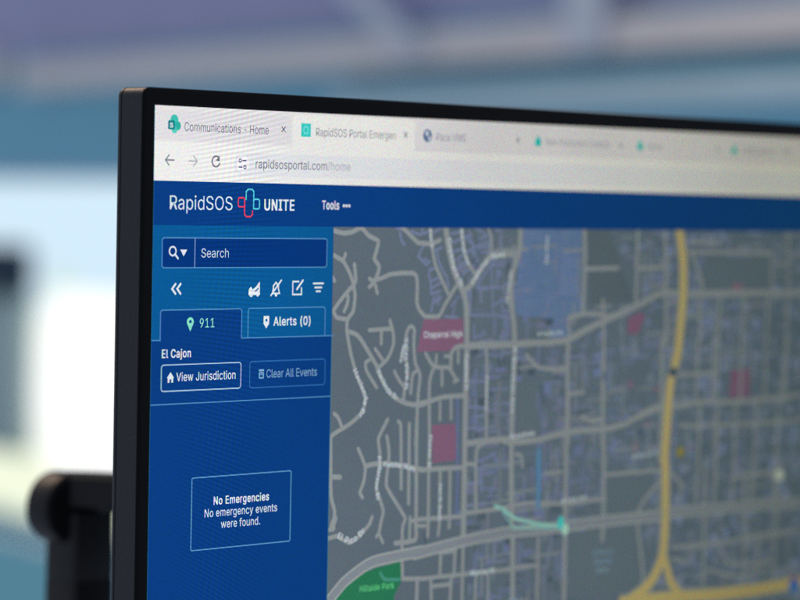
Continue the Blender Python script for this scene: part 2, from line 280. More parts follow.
'M': (123, [12,0,12,100,30,100,54,37,55,35,56,33,56,31,57,29,58,27,59,24,60,22,60,19,61,16,62,14,63,12,63,10,60,10,61,12,62,16,63,19,64,21,65,24,66,26,66,29,67,31,68,33,69,35,69,37,94,100,112,100,112,0,99,0,99,57,99,59,99,62,99,64,99,67,99,70,99,72,99,75,99,78,99,81,100,84,100,87,100,90,101,90,99,84,98,80,97,77,96,74,95,71,94,68,93,66,92,63,91,61,90,59,90,57,67,0,56,0,33,57,33,59,32,61,31,63,30,66,29,68,28,71,27,74,26,77,25,80,24,83,23,87,22,90,23,90,24,85,24,82,24,79,24,76,24,73,24,70,24,67,24,65,24,62,24,59,24,57,24,0], [0,71,1,71,2,1,71,72,2,72,3,2,27,44,28,44,29,28,44,45,29,45,30,29,0,70,71,70,3,72,27,43,44,43,30,45,73,3,70,27,46,43,46,42,43,46,42,43,42,30,43,0,73,70,73,69,70,0,74,73,69,3,73,41,30,42,27,47,46,68,3,69,0,75,74,40,30,41,27,48,47,67,3,68,0,76,75,39,30,40,27,49,48,66,3,67,0,77,76,38,30,39,27,50,49,65,3,66,0,78,77,37,30,38,27,51,50,64,3,65,0,79,78,36,30,37,27,52,51,63,3,64,0,80,79,35,30,36,27,53,52,62,3,63,0,81,80,34,30,35,27,54,53,61,3,62,0,82,81,33,30,34,27,55,54,60,3,61,0,83,82,32,30,33,27,56,55,59,3,60,0,84,83,58,3,59,27,57,56,31,30,32,58,4,3,26,57,27,58,5,4,25,57,26,58,6,5,24,57,25,58,7,6,23,57,24,58,8,7,22,57,23,58,9,8,21,57,22,58,10,9,20,57,21,58,11,10,19,57,20,58,12,11,18,57,19,58,13,12,13,57,18,14,57,13,58,17,13,15,57,14,58,16,17,58,15,16,58,57,15]),
'N': (103, [12,0,12,100,27,100,67,36,69,34,70,32,71,30,73,27,74,24,76,21,78,18,80,14,81,11,80,11,79,14,79,18,79,21,79,25,79,28,78,31,78,34,78,36,78,38,78,100,91,100,91,0,76,0,40,57,38,60,37,62,35,65,33,68,31,71,29,75,27,79,24,84,21,89,23,89,24,80,24,75,24,71,24,68,24,64,25,62,25,59,25,57,25,0], [0,36,1,36,2,1,36,37,2,37,3,2,22,24,23,22,25,24,35,3,37,0,35,36,0,38,35,34,3,35,0,39,38,33,3,34,0,40,39,32,3,33,0,41,40,31,3,32,30,3,31,0,42,41,29,3,30,0,43,42,28,3,29,0,44,43,27,3,28,0,45,44,0,46,45,26,3,27,21,25,22,20,25,21,26,4,3,26,5,4,19,25,20,26,6,5,18,25,19,26,7,6,17,25,18,26,8,7,16,25,17,26,9,8,15,25,16,26,10,9,14,11,15,11,25,15,26,14,10,14,11,10,12,25,11,26,13,14,13,25,12,26,25,13]),
'O': (105, [52,-1,44,-1,37,1,30,5,23,10,18,16,14,23,10,31,9,40,8,50,9,60,10,69,14,77,18,84,23,90,30,95,37,99,44,101,52,101,61,101,68,99,75,95,82,90,87,84,91,77,94,69,96,60,97,50,96,40,94,31,91,23,87,16,82,10,75,5,68,1,61,-1,52,10,58,11,64,12,69,15,73,18,77,23,80,28,83,35,84,42,85,50,84,58,83,65,80,72,77,77,73,82,69,85,64,88,58,89,52,90,47,89,41,88,36,85,32,82,28,77,25,72,22,65,21,58,20,50,21,42,22,35,25,28,28,23,32,18,36,15,41,12,47,11], [17,19,18,16,19,17,16,20,19,15,20,16,15,21,20,14,21,15,14,22,21,13,55,14,55,54,14,54,22,14,54,53,22,53,23,22,52,23,53,13,56,55,51,23,52,13,57,56,50,23,51,13,58,57,50,24,23,12,58,13,49,24,50,12,59,58,11,59,12,49,25,24,48,25,49,11,60,59,47,25,48,11,61,60,10,61,11,47,26,25,46,26,47,10,62,61,9,62,10,46,27,26,45,27,46,9,63,62,8,63,9,8,64,63,44,27,45,44,28,27,8,65,64,43,28,44,7,65,8,43,29,28,7,66,65,42,29,43,6,66,7,42,30,29,6,67,66,41,30,42,6,68,67,40,30,41,5,68,6,40,31,30,5,69,68,39,31,40,39,32,31,4,69,5,4,70,69,38,32,39,4,71,70,37,32,38,4,36,71,36,32,37,4,32,36,4,33,32,3,33,4,2,33,3,2,34,33,1,34,2,1,35,34,1,0,35]),
'P': (87, [12,0,12,100,46,100,53,100,60,98,65,96,70,93,74,89,77,84,79,79,80,74,80,68,80,63,79,57,77,52,74,48,70,44,65,41,60,38,53,37,46,37,21,37,21,48,46,48,51,48,55,49,58,50,61,52,64,55,65,58,67,61,67,65,68,68,67,72,67,76,65,79,64,82,61,84,58,86,55,88,51,89,46,89,24,89,24,0], [0,42,1,42,2,1,42,3,2,42,4,3,42,5,4,42,6,5,42,7,6,42,41,7,41,40,7,40,8,7,0,22,42,22,43,42,39,8,40,38,8,39,37,8,38,37,9,8,36,9,37,35,9,36,35,10,9,34,10,35,33,10,34,33,11,10,32,11,33,31,11,32,31,12,11,30,12,31,30,13,12,29,13,30,28,13,29,28,14,13,27,14,28,26,14,27,26,15,14,25,15,26,24,15,25,23,15,24,23,16,15,0,21,22,43,23,22,43,20,23,20,16,23,20,17,16,20,18,17,20,19,18,0,20,21,0,43,20]),
'R': (88, [12,0,12,100,46,100,54,100,60,98,65,96,70,93,74,89,77,85,79,80,80,75,80,69,80,63,79,58,77,53,74,49,70,46,65,43,60,41,54,39,46,39,19,39,19,50,46,50,51,50,55,51,59,52,61,54,64,56,66,59,67,62,68,65,68,69,68,73,67,76,66,80,64,82,61,85,58,86,55,88,51,89,46,89,24,89,24,0,69,0,45,45,60,45,84,0], [0,22,1,22,42,1,42,2,1,42,3,2,42,4,3,42,5,4,42,6,5,42,7,6,42,41,7,41,40,7,40,8,7,22,43,42,39,8,40,38,8,39,37,8,38,37,9,8,36,9,37,35,9,36,35,10,9,34,10,35,33,10,34,33,11,10,32,11,33,31,11,32,31,12,11,30,12,31,30,13,12,29,13,30,28,13,29,28,14,13,27,14,28,26,14,27,26,15,14,25,15,26,24,15,25,23,15,24,0,21,22,43,23,22,43,45,23,45,15,23,45,16,15,45,46,16,46,17,16,43,20,45,20,44,45,47,17,46,18,47,17,19,47,18,20,47,19,0,20,21,0,43,20,44,47,20]),
'S': (88, [44,-2,37,-1,31,0,25,2,20,5,16,8,13,12,10,16,8,21,8,27,21,27,21,23,22,20,24,17,27,15,29,13,33,12,36,10,40,10,44,10,48,10,52,11,56,12,60,14,62,16,65,18,67,21,68,24,68,27,68,30,67,33,65,35,63,37,61,39,58,40,55,41,52,43,48,44,36,47,28,50,22,53,17,57,13,61,11,67,10,73,11,79,12,84,15,88,18,92,22,95,27,98,32,100,38,101,45,101,51,101,57,100,62,98,67,95,71,92,74,88,77,84,78,79,79,74,66,74,65,79,63,83,59,86,55,88,50,90,44,90,40,90,36,89,33,88,30,86,27,85,25,82,24,80,23,77,23,74,23,71,24,68,26,66,28,64,30,62,33,61,36,59,39,58,42,58,52,55,55,54,58,53,61,52,64,50,68,49,71,47,73,44,76,42,78,39,79,35,80,32,80,27,80,22,78,17,76,12,73,8,69,5,64,2,58,0,51,-1], [52,54,53,51,54,52,51,55,54,50,55,51,50,56,55,49,56,50,49,57,56,48,57,49,48,58,57,48,59,58,47,70,48,70,69,48,69,59,48,68,59,69,47,71,70,67,59,68,47,72,71,66,59,67,66,60,59,46,72,47,46,73,72,46,74,73,65,60,66,46,75,74,65,61,60,45,75,46,64,61,65,45,76,75,45,77,76,64,62,61,63,62,64,44,77,45,44,78,77,44,79,78,43,79,44,43,80,79,43,81,80,42,81,43,42,82,81,42,83,82,42,84,83,41,84,42,41,85,84,41,86,85,41,87,86,41,88,87,40,88,41,40,89,88,40,90,89,40,91,90,39,91,40,39,92,91,39,93,92,38,93,39,38,94,93,37,94,38,37,95,94,37,96,95,36,96,37,35,96,36,35,97,96,34,97,35,33,97,34,33,98,97,32,98,33,31,98,32,31,99,98,30,99,31,29,99,30,29,100,99,28,100,29,27,100,28,27,101,100,8,10,9,8,11,10,26,101,27,8,12,11,26,102,101,7,12,8,25,102,26,7,13,12,24,102,25,7,14,13,24,103,102,6,14,7,23,103,24,6,15,14,22,103,23,6,16,15,22,104,103,21,104,22,5,16,6,5,17,16,20,104,21,5,18,17,19,104,20,5,19,18,5,104,19,5,105,104,4,105,5,4,106,105,3,106,4,3,107,106,2,107,3,2,108,107,1,108,2,1,0,108]),
'T': (88, [6,89,6,100,82,100,82,89,50,89,50,0,38,0,38,89], [0,2,1,0,3,2,7,3,0,6,4,7,4,3,7,6,5,4]),
'U': (102, [51,-2,43,-1,36,0,30,3,25,6,20,11,17,16,14,21,12,27,12,34,12,100,24,100,24,35,25,30,26,26,28,22,30,19,33,16,37,13,41,12,46,10,51,10,56,10,61,12,65,13,69,16,72,19,74,22,76,26,77,30,77,35,77,100,90,100,90,34,89,27,88,21,85,16,81,11,77,6,71,3,65,0,58,-1], [9,11,10,9,12,11,30,32,31,30,33,32,9,13,12,29,33,30,8,13,9,29,34,33,8,14,13,28,34,29,7,14,8,28,35,34,27,35,28,7,15,14,7,16,15,26,35,27,6,16,7,26,36,35,6,17,16,25,36,26,6,18,17,24,36,25,5,18,6,24,37,36,5,19,18,23,37,24,5,20,19,22,37,23,22,38,37,4,20,5,4,21,20,21,38,22,4,38,21,3,38,4,3,39,38,2,39,3,2,40,39,1,40,2,1,41,40,0,41,1]),
'V': (94, [40,0,3,100,17,100,38,41,39,37,41,32,42,27,44,21,46,14,49,6,46,6,48,14,51,21,52,27,54,32,56,37,57,41,78,100,91,100,55,0], [0,2,1,0,3,2,16,18,17,16,19,18,0,4,3,15,19,16,14,19,15,0,5,4,13,19,14,0,6,5,12,19,13,0,7,6,11,19,12,0,8,7,10,9,11,9,19,11,0,9,8,0,19,9]),
'W': (135, [30,0,3,100,16,100,32,39,33,35,34,32,34,29,35,25,36,22,37,18,37,15,38,11,39,8,37,8,39,15,39,18,40,22,41,25,42,29,42,32,43,35,44,39,60,100,75,100,91,39,92,35,92,32,93,29,94,25,95,22,96,18,96,15,97,11,98,8,96,8,97,15,98,18,99,22,100,25,100,29,101,32,102,35,103,39,119,100,132,100,104,0,90,0,72,63,71,68,70,72,69,77,68,82,67,87,66,93,69,93,68,88,67,82,66,78,65,73,64,68,62,63,45,0], [0,2,1,0,3,2,21,53,22,53,23,22,53,54,23,54,24,23,42,44,43,42,45,44,21,52,53,55,24,54,56,51,55,51,24,55,21,56,52,56,51,52,21,57,56,50,24,51,21,58,57,49,24,50,21,59,58,48,24,49,21,60,59,47,24,48,21,61,60,46,24,47,0,4,3,20,61,21,46,25,24,41,45,42,0,5,4,19,61,20,46,26,25,40,45,41,0,6,5,18,61,19,46,27,26,39,45,40,0,7,6,17,61,18,46,28,27,38,45,39,0,8,7,16,61,17,46,29,28,37,45,38,0,9,8,15,61,16,46,30,29,36,45,37,0,10,9,14,61,15,46,31,30,35,45,36,0,11,10,46,32,31,11,61,14,32,45,35,12,61,11,33,45,32,0,13,11,46,34,32,0,12,13,0,61,12,46,33,34,46,45,33]),
'a': (77, [31,-2,27,-1,23,0,19,1,15,3,12,6,9,9,7,12,6,17,6,21,6,25,7,29,8,32,10,34,13,36,15,38,18,39,21,41,25,41,28,42,32,43,35,43,39,44,43,44,46,45,48,45,51,45,52,46,53,47,54,48,54,50,54,53,53,56,52,58,51,60,49,62,47,63,45,64,42,65,38,65,35,65,32,64,29,63,27,62,25,61,23,59,22,57,21,56,20,54,8,57,10,61,12,65,15,68,19,70,22,72,26,74,30,75,34,75,38,76,41,75,44,75,47,75,50,74,53,72,56,71,59,69,61,66,63,63,65,59,66,55,66,49,66,0,54,0,54,10,53,8,51,7,50,5,48,3,45,2,42,0,39,-1,35,-1,33,9,38,9,41,10,45,12,48,13,50,16,52,18,53,21,54,24,54,27,54,37,53,37,52,36,51,36,49,35,47,35,45,35,43,34,41,34,39,34,37,33,36,33,34,33,32,33,29,32,26,31,24,30,22,29,20,27,19,26,18,23,18,21,18,18,19,16,20,14,22,13,23,11,26,10,28,10,31,9], [57,59,58,57,60,59,56,60,57,56,61,60,55,61,56,55,62,61,54,62,55,54,63,62,54,64,63,53,64,54,53,65,64,52,65,53,52,66,65,51,66,52,51,39,66,39,38,66,38,67,66,50,40,51,40,39,51,50,41,40,37,67,38,50,42,41,36,67,37,50,43,42,35,67,36,35,68,67,50,44,43,34,68,35,49,44,50,49,45,44,33,68,34,33,69,68,49,46,45,32,69,33,49,47,46,48,47,49,31,69,32,31,70,69,30,70,31,29,70,30,29,71,70,28,71,29,27,71,28,26,92,27,92,71,27,25,92,26,24,92,25,23,92,24,22,92,23,21,92,22,20,92,21,19,92,20,18,92,19,17,92,18,16,92,17,15,92,16,14,92,15,14,93,92,91,71,92,14,94,93,14,95,94,13,95,14,13,96,95,13,97,96,13,98,97,13,99,98,13,100,99,12,100,13,12,101,100,12,102,101,12,103,102,12,104,103,12,105,104,12,106,105,12,107,106,11,107,12,11,108,107,11,109,108,11,110,109,10,110,11,10,111,110,90,71,91,10,112,111,9,112,10,89,71,90,9,113,112,8,113,9,88,71,89,8,114,113,87,71,88,8,115,114,7,115,8,7,116,115,86,73,87,73,71,87,7,117,116,85,73,86,7,118,117,6,118,7,84,73,85,6,119,118,6,120,119,84,74,73,72,71,73,83,74,84,6,121,120,82,74,83,6,82,121,6,74,82,5,74,6,5,75,74,5,76,75,4,76,5,4,77,76,4,78,77,3,78,4,3,79,78,2,79,3,2,80,79,1,80,2,1,81,80,0,81,1]),
'c': (78, [41,-2,34,-1,28,1,23,3,18,7,14,11,11,17,9,23,7,30,7,37,7,44,9,51,11,57,14,63,18,67,23,71,28,73,34,75,41,76,44,75,48,75,51,74,54,73,57,72,60,70,63,68,65,66,67,63,69,61,70,58,71,54,60,51,59,53,58,55,57,57,56,58,55,60,53,61,51,62,50,63,48,64,45,64,43,65,41,65,36,64,32,63,29,61,26,58,23,55,21,51,20,46,19,42,19,37,19,32,20,27,21,23,23,19,26,16,29,13,32,11,36,10,41,9,43,9,46,10,48,10,50,11,52,12,53,13,55,14,56,16,57,17,58,19,59,21,60,23,71,20,70,17,69,14,67,11,65,9,63,6,60,4,57,2,54,1,51,0,48,-1,44,-1], [17,19,18,17,20,19,16,20,17,16,21,20,16,22,21,15,22,16,15,23,22,15,24,23,14,24,15,14,25,24,14,26,25,13,43,14,43,26,14,43,42,26,42,27,26,13,44,43,41,27,42,13,45,44,40,27,41,39,27,40,39,28,27,13,46,45,38,28,39,12,46,13,37,28,38,36,28,37,12,47,46,36,29,28,35,29,36,34,29,35,12,48,47,34,30,29,11,48,12,33,30,34,32,30,33,11,49,48,32,31,30,10,49,11,10,50,49,10,51,50,9,51,10,9,52,51,8,52,9,8,53,52,8,54,53,7,54,8,7,55,54,7,56,55,72,74,73,6,56,7,71,74,72,71,75,74,70,75,71,6,57,56,69,75,70,69,76,75,5,57,6,5,58,57,68,76,69,67,76,68,67,77,76,66,77,67,5,59,58,65,77,66,4,59,5,65,78,77,64,78,65,4,60,59,63,78,64,62,78,63,4,61,60,61,78,62,4,78,61,4,79,78,3,79,4,3,80,79,3,81,80,2,81,3,2,82,81,2,83,82,1,83,2,1,84,83,1,85,84,0,85,1]),
'd': (83, [38,-2,32,-1,27,1,22,3,17,7,14,11,11,17,9,23,7,30,7,37,7,45,9,51,11,58,14,63,18,67,22,71,27,73,32,75,38,76,43,75,47,75,50,73,52,72,55,70,56,68,58,66,59,64,60,63,61,63,61,100,73,100,73,0,61,0,61,12,60,12,59,10,58,8,56,6,55,4,52,2,50,1,46,-1,43,-1,40,9,44,10,48,11,52,13,55,15,57,19,59,23,60,27,61,32,61,37,61,43,60,47,59,52,57,55,55,59,52,61,48,63,45,64,40,65,36,64,32,63,28,61,26,59,23,55,21,51,20,47,19,42,19,37,19,32,20,27,21,23,23,19,26,16,29,13,32,11,36,10], [28,30,29,28,31,30,17,19,18,17,20,19,16,20,17,16,21,20,15,21,16,15,22,21,15,23,22,14,23,15,14,24,23,14,25,24,13,61,14,61,25,14,61,26,25,13,62,61,60,26,61,59,26,60,13,63,62,59,27,26,58,27,59,13,64,63,12,64,13,58,28,27,58,57,28,57,56,28,56,55,28,55,54,28,54,31,28,12,65,64,12,66,65,11,66,12,11,67,66,10,67,11,10,68,67,53,31,54,10,69,68,9,69,10,52,31,53,9,70,69,9,71,70,51,31,52,8,71,9,8,72,71,50,31,51,7,72,8,7,73,72,49,31,50,7,74,73,6,74,7,48,31,49,6,75,74,47,33,48,33,31,48,5,75,6,5,76,75,46,33,47,5,77,76,45,34,46,34,33,46,45,35,34,32,31,33,4,77,5,4,78,77,44,35,45,44,36,35,4,43,78,43,36,44,4,36,43,4,37,36,3,37,4,3,38,37,3,39,38,2,39,3,2,40,39,2,41,40,1,41,2,1,42,41,0,42,1]),
'e': (79, [42,-2,35,-1,29,1,23,3,18,7,14,11,11,17,9,23,7,29,7,37,7,44,9,51,11,57,14,62,18,67,23,71,28,73,34,75,40,76,44,75,48,75,52,74,56,72,59,70,63,67,66,64,68,60,70,55,72,50,73,45,73,38,73,33,15,33,15,43,66,43,61,40,61,44,60,49,59,53,57,56,54,59,52,62,48,63,45,65,40,65,36,65,32,63,29,62,26,59,23,56,21,53,20,49,19,45,19,41,19,35,19,30,20,25,22,21,24,17,27,14,30,12,33,10,37,9,42,9,45,9,47,10,50,10,52,11,54,13,56,14,58,16,59,18,60,21,72,18,70,14,68,11,66,8,63,5,59,3,56,1,51,-1,47,-1], [17,19,18,17,20,19,16,20,17,16,21,20,16,22,21,15,22,16,15,23,22,14,23,15,14,24,23,14,25,24,13,45,14,45,44,14,44,25,14,43,25,44,42,25,43,13,46,45,42,26,25,41,26,42,13,47,46,12,47,13,40,26,41,12,48,47,40,27,26,39,27,40,12,49,48,11,49,12,11,50,49,38,27,39,38,28,27,11,51,50,37,28,38,10,51,11,37,29,28,10,52,51,36,29,37,10,33,52,33,53,52,36,34,29,34,30,29,35,34,36,9,33,10,9,32,33,53,34,33,53,30,34,54,30,53,54,31,30,8,32,9,55,31,54,8,31,32,8,55,31,8,56,55,7,56,8,7,57,56,6,57,7,6,58,57,71,73,72,70,73,71,70,74,73,6,59,58,5,59,6,69,74,70,5,60,59,68,74,69,68,75,74,67,75,68,5,61,60,66,75,67,4,61,5,66,76,75,4,62,61,65,76,66,64,76,65,4,63,62,63,76,64,4,76,63,4,77,76,3,77,4,3,78,77,2,78,3,2,79,78,2,80,79,1,80,2,1,81,80,0,81,1]),
'f': (50, [45,75,45,64,1,64,1,75,16,0,16,85,16,89,17,92,19,96,21,98,24,100,27,102,30,103,33,104,37,104,39,104,42,104,44,104,45,103,47,103,48,102,45,92,44,92,43,93,42,93,41,93,40,93,38,93,35,93,32,92,30,90,29,88,28,86,28,82,28,0], [13,15,14,13,16,15,12,16,13,12,17,16,12,18,17,11,18,12,11,19,18,11,20,19,11,21,20,10,21,11,9,23,10,23,22,10,22,21,10,8,25,9,25,24,9,24,23,9,7,27,8,27,26,8,26,25,8,7,28,27,7,29,28,6,29,7,6,30,29,6,31,30,5,31,6,5,32,31,5,33,32,4,33,5,4,34,33,2,0,3,2,1,0]),
'g': (84, [41,-30,35,-29,31,-29,26,-27,22,-26,19,-24,16,-22,14,-19,12,-16,10,-14,20,-8,21,-10,22,-11,24,-13,26,-15,28,-16,30,-17,33,-18,37,-19,41,-19,46,-19,51,-17,55,-15,59,-11,61,-7,61,-1,61,13,60,13,59,12,58,10,56,8,55,6,52,5,50,3,46,2,43,1,38,1,33,1,27,3,22,5,18,9,14,13,11,18,9,24,7,30,7,38,7,45,9,52,11,58,14,63,18,67,22,71,27,73,33,75,39,76,43,75,47,75,50,73,53,72,55,70,57,68,58,66,59,64,60,63,62,63,62,75,73,75,73,-2,73,-8,71,-13,69,-18,66,-21,62,-24,57,-27,52,-28,47,-29,40,12,45,12,48,13,52,15,55,17,57,20,59,24,60,28,61,33,61,38,61,43,60,48,59,52,57,56,55,59,52,61,49,63,45,64,40,65,36,64,32,63,29,61,26,59,23,55,21,52,20,47,19,43,19,38,19,33,20,28,21,24,23,20,26,17,29,15,32,13,36,12], [53,55,54,53,56,55,52,56,53,64,66,65,64,67,66,52,57,56,51,57,52,51,58,57,51,59,58,50,59,51,50,60,59,50,61,60,49,94,50,94,61,50,94,62,61,49,95,94,93,62,94,92,62,93,49,96,95,92,63,62,91,63,92,49,97,96,48,97,49,91,64,63,91,90,64,90,89,64,89,88,64,88,87,64,87,67,64,48,98,97,48,99,98,47,99,48,47,100,99,46,100,47,46,101,100,86,67,87,46,102,101,45,102,46,85,67,86,45,103,102,45,104,103,84,67,85,44,104,45,44,105,104,83,67,84,43,105,44,43,106,105,82,67,83,43,107,106,81,67,82,42,107,43,42,108,107,80,26,81,26,67,81,41,108,42,41,109,108,79,26,80,41,110,109,78,27,79,27,26,79,78,28,27,25,67,26,41,111,110,77,28,78,40,111,41,40,76,111,76,28,77,76,29,28,40,29,76,40,30,29,39,30,40,39,31,30,39,32,31,38,32,39,38,33,32,38,34,33,37,34,38,37,35,34,36,35,37,24,67,25,24,68,67,23,68,24,23,69,68,9,11,10,9,12,11,9,13,12,22,69,23,9,14,13,22,70,69,8,14,9,8,15,14,21,70,22,8,16,15,7,16,8,20,70,21,7,17,16,20,71,70,7,18,17,19,71,20,7,19,18,7,71,19,6,71,7,6,72,71,5,72,6,4,72,5,4,73,72,3,73,4,3,74,73,2,74,3,2,75,74,1,75,2,1,0,75]),
'h': (81, [22,45,22,0,10,0,10,100,22,100,22,57,20,57,23,63,26,68,30,71,34,74,39,75,45,76,50,75,54,74,58,72,62,70,65,67,67,63,69,59,70,53,70,47,70,0,58,0,58,46,58,52,56,56,54,60,50,63,46,64,41,65,38,64,35,64,32,62,29,61,27,58,25,56,23,52,23,49], [2,4,3,2,6,4,6,5,4,11,13,12,11,14,13,10,14,11,10,15,14,9,15,10,9,16,15,8,16,9,8,17,16,7,31,8,31,17,8,31,30,17,30,18,17,29,18,30,7,32,31,28,18,29,7,33,32,28,19,18,6,33,7,27,19,28,6,34,33,6,35,34,26,19,27,26,20,19,6,36,35,2,37,6,37,36,6,25,20,26,25,21,20,2,38,37,24,21,25,2,0,38,24,22,21,23,22,24,2,1,0]),
'i': (33, [16,87,14,87,12,88,11,89,9,91,8,93,8,95,8,97,9,99,11,101,12,102,14,103,16,103,19,103,21,102,22,101,24,99,25,97,25,95,25,93,24,91,22,89,21,88,19,87,10,0,10,75,22,75,22,0], [24,26,25,24,27,26,11,13,12,10,13,11,10,14,13,9,14,10,9,15,14,8,15,9,8,16,15,7,16,8,7,17,16,6,17,7,6,18,17,5,18,6,5,19,18,4,19,5,4,20,19,3,20,4,3,21,20,2,21,3,2,22,21,1,22,2,1,23,22,0,23,1]),
'j': (33, [16,87,14,87,12,88,11,89,9,91,8,93,8,95,8,97,9,99,11,101,12,102,14,103,16,103,19,103,21,102,22,101,24,99,24,97,25,95,24,93,24,91,22,89,21,88,19,87,10,75,22,75,22,-6,22,-10,21,-14,20,-18,18,-21,16,-23,13,-25,9,-27,5,-28,1,-28,-2,-28,-2,-17,0,-17,4,-17,6,-16,8,-14,9,-12,10,-9,10,-6], [44,25,24,44,26,25,43,26,44,43,27,26,42,27,43,42,28,27,41,28,42,40,28,41,40,29,28,39,29,40,38,29,39,36,38,37,36,29,38,36,30,29,36,31,30,36,32,31,36,33,32,36,34,33,36,35,34,11,13,12,10,13,11,10,14,13,9,14,10,9,15,14,8,15,9,8,16,15,7,16,8,7,17,16,6,17,7,6,18,17,5,18,6,5,19,18,4,19,5,4,20,19,3,20,4,3,21,20,2,21,3,2,22,21,1,22,2,1,23,22,0,23,1]),
'k': (75, [22,27,22,42,24,42,56,75,71,75,36,39,35,39,10,0,10,100,22,100,22,0,58,0,29,37,38,45,73,0], [7,9,8,7,1,9,1,10,9,2,4,3,2,13,4,13,5,4,2,12,13,5,14,13,7,0,1,10,2,1,10,12,2,0,5,6,0,14,5,10,11,12,7,14,0,10,14,7,11,14,10]),
'l': (37, [27,0,22,0,18,1,15,4,12,7,11,12,10,17,10,100,22,100,22,19,22,16,23,14,24,12,25,11,26,10,29,10,30,10,31,10,32,10,33,11,36,1,34,0,33,0,32,0,30,0,29,0], [6,8,7,6,9,8,6,10,9,5,10,6,5,11,10,5,12,11,5,13,12,4,13,5,4,14,13,18,20,19,4,15,14,17,20,18,16,20,17,15,20,16,4,20,15,3,20,4,2,20,3,1,20,2,1,21,20,1,22,21,1,23,22,0,23,1,0,24,23,0,25,24]),
'm': (120, [10,0,10,75,22,75,22,58,21,58,22,62,24,65,26,68,28,70,31,72,34,74,37,75,40,76,43,76,48,75,53,74,56,71,59,67,62,63,63,58,61,58,63,61,64,65,66,67,69,70,72,72,75,74,78,75,82,76,86,76,90,76,94,75,98,73,101,71,104,68,106,65,108,60,109,56,109,50,109,0,97,0,97,50,97,55,95,59,93,61,90,63,86,65,82,65,79,65,76,64,74,63,71,61,69,59,68,57,67,54,66,52,66,49,66,0,54,0,54,51,53,55,52,58,50,61,47,63,43,65,39,65,36,65,34,64,31,63,29,61,26,59,25,57,23,54,23,51,22,47,22,0], [12,14,13,28,30,29,11,14,12,27,30,28,27,31,30,11,15,14,10,15,11,26,31,27,26,32,31,0,2,1,0,4,2,4,3,2,9,15,10,25,32,26,9,16,15,25,33,32,8,16,9,24,33,25,8,17,16,24,34,33,7,17,8,23,34,24,23,35,34,6,17,7,22,47,23,47,35,23,6,65,17,65,18,17,5,66,6,66,65,6,64,18,65,22,48,47,46,35,47,5,67,66,22,49,48,21,49,22,45,35,46,45,36,35,63,18,64,5,68,67,21,50,49,44,36,45,62,18,63,5,69,68,62,19,18,21,51,50,4,69,5,43,36,44,20,51,21,4,70,69,20,52,51,61,19,62,43,37,36,20,53,52,4,71,70,42,37,43,60,20,61,20,19,61,0,72,4,72,71,4,60,53,20,60,54,53,42,38,37,59,54,60,41,38,42,59,55,54,0,73,72,59,56,55,58,56,59,0,74,73,41,39,38,40,39,41,58,57,56,0,75,74]),
'n': (81, [22,45,22,0,10,0,10,75,22,75,22,57,20,57,23,63,26,68,30,71,34,74,39,75,45,76,50,75,54,74,58,72,62,70,65,67,67,63,69,59,70,53,70,47,70,0,58,0,58,46,58,52,56,56,54,60,50,63,46,64,41,65,38,64,35,64,32,62,29,61,27,58,25,56,23,52,23,49], [11,13,12,11,14,13,10,14,11,2,4,3,2,6,4,6,5,4,10,15,14,9,15,10,9,16,15,8,16,9,8,17,16,7,31,8,31,17,8,31,30,17,30,18,17,29,18,30,7,32,31,28,18,29,7,33,32,28,19,18,6,33,7,27,19,28,6,34,33,6,35,34,26,19,27,26,20,19,6,36,35,2,37,6,37,36,6,25,20,26,25,21,20,2,38,37,24,21,25,2,0,38,24,22,21,23,22,24,2,1,0]),
'o': (82, [41,-2,34,-1,28,1,23,3,18,7,14,11,11,17,9,23,7,30,7,37,7,44,9,51,11,57,14,63,18,67,23,71,28,73,34,75,41,76,47,75,53,73,59,71,63,67,67,63,71,57,73,51,74,44,75,37,74,30,73,23,71,17,67,11,63,7,59,3,53,1,47,-1,41,9,45,10,50,11,53,13,56,16,59,19,60,23,62,27,62,32,63,37,62,42,62,46,60,51,59,55,56,58,53,61,50,63,45,64,41,65,36,64,32,63,29,61,26,58,23,55,21,51,20,46,19,42,19,37,19,32,20,27,21,23,23,19,26,16,29,13,32,11,36,10], [17,19,18,16,19,17,16,20,19,15,20,16,15,21,20,14,21,15,14,22,21,13,22,14,13,54,22,54,23,22,13,55,54,53,23,54,13,56,55,52,23,53,13,57,56,51,23,52,12,57,13,51,24,23,12,58,57,50,24,51,12,59,58,49,24,50,11,59,12,49,25,24,11,60,59,48,25,49,10,60,11,48,26,25,10,61,60,47,26,48,10,62,61,46,26,47,46,27,26,9,62,10,9,63,62,45,27,46,8,63,9,8,64,63,44,27,45,44,28,27,8,65,64,43,28,44,43,29,28,7,65,8,7,66,65,42,29,43,7,67,66,41,29,42,6,67,7,41,30,29,6,68,67,40,30,41,5,68,6,40,31,30,5,69,68,39,31,40,5,70,69,38,31,39,4,70,5,38,32,31,4,71,70,37,32,38,4,36,71,36,32,37,4,32,36,3,32,4,3,33,32,2,33,3,2,34,33,1,34,2,1,35,34,0,35,1]),
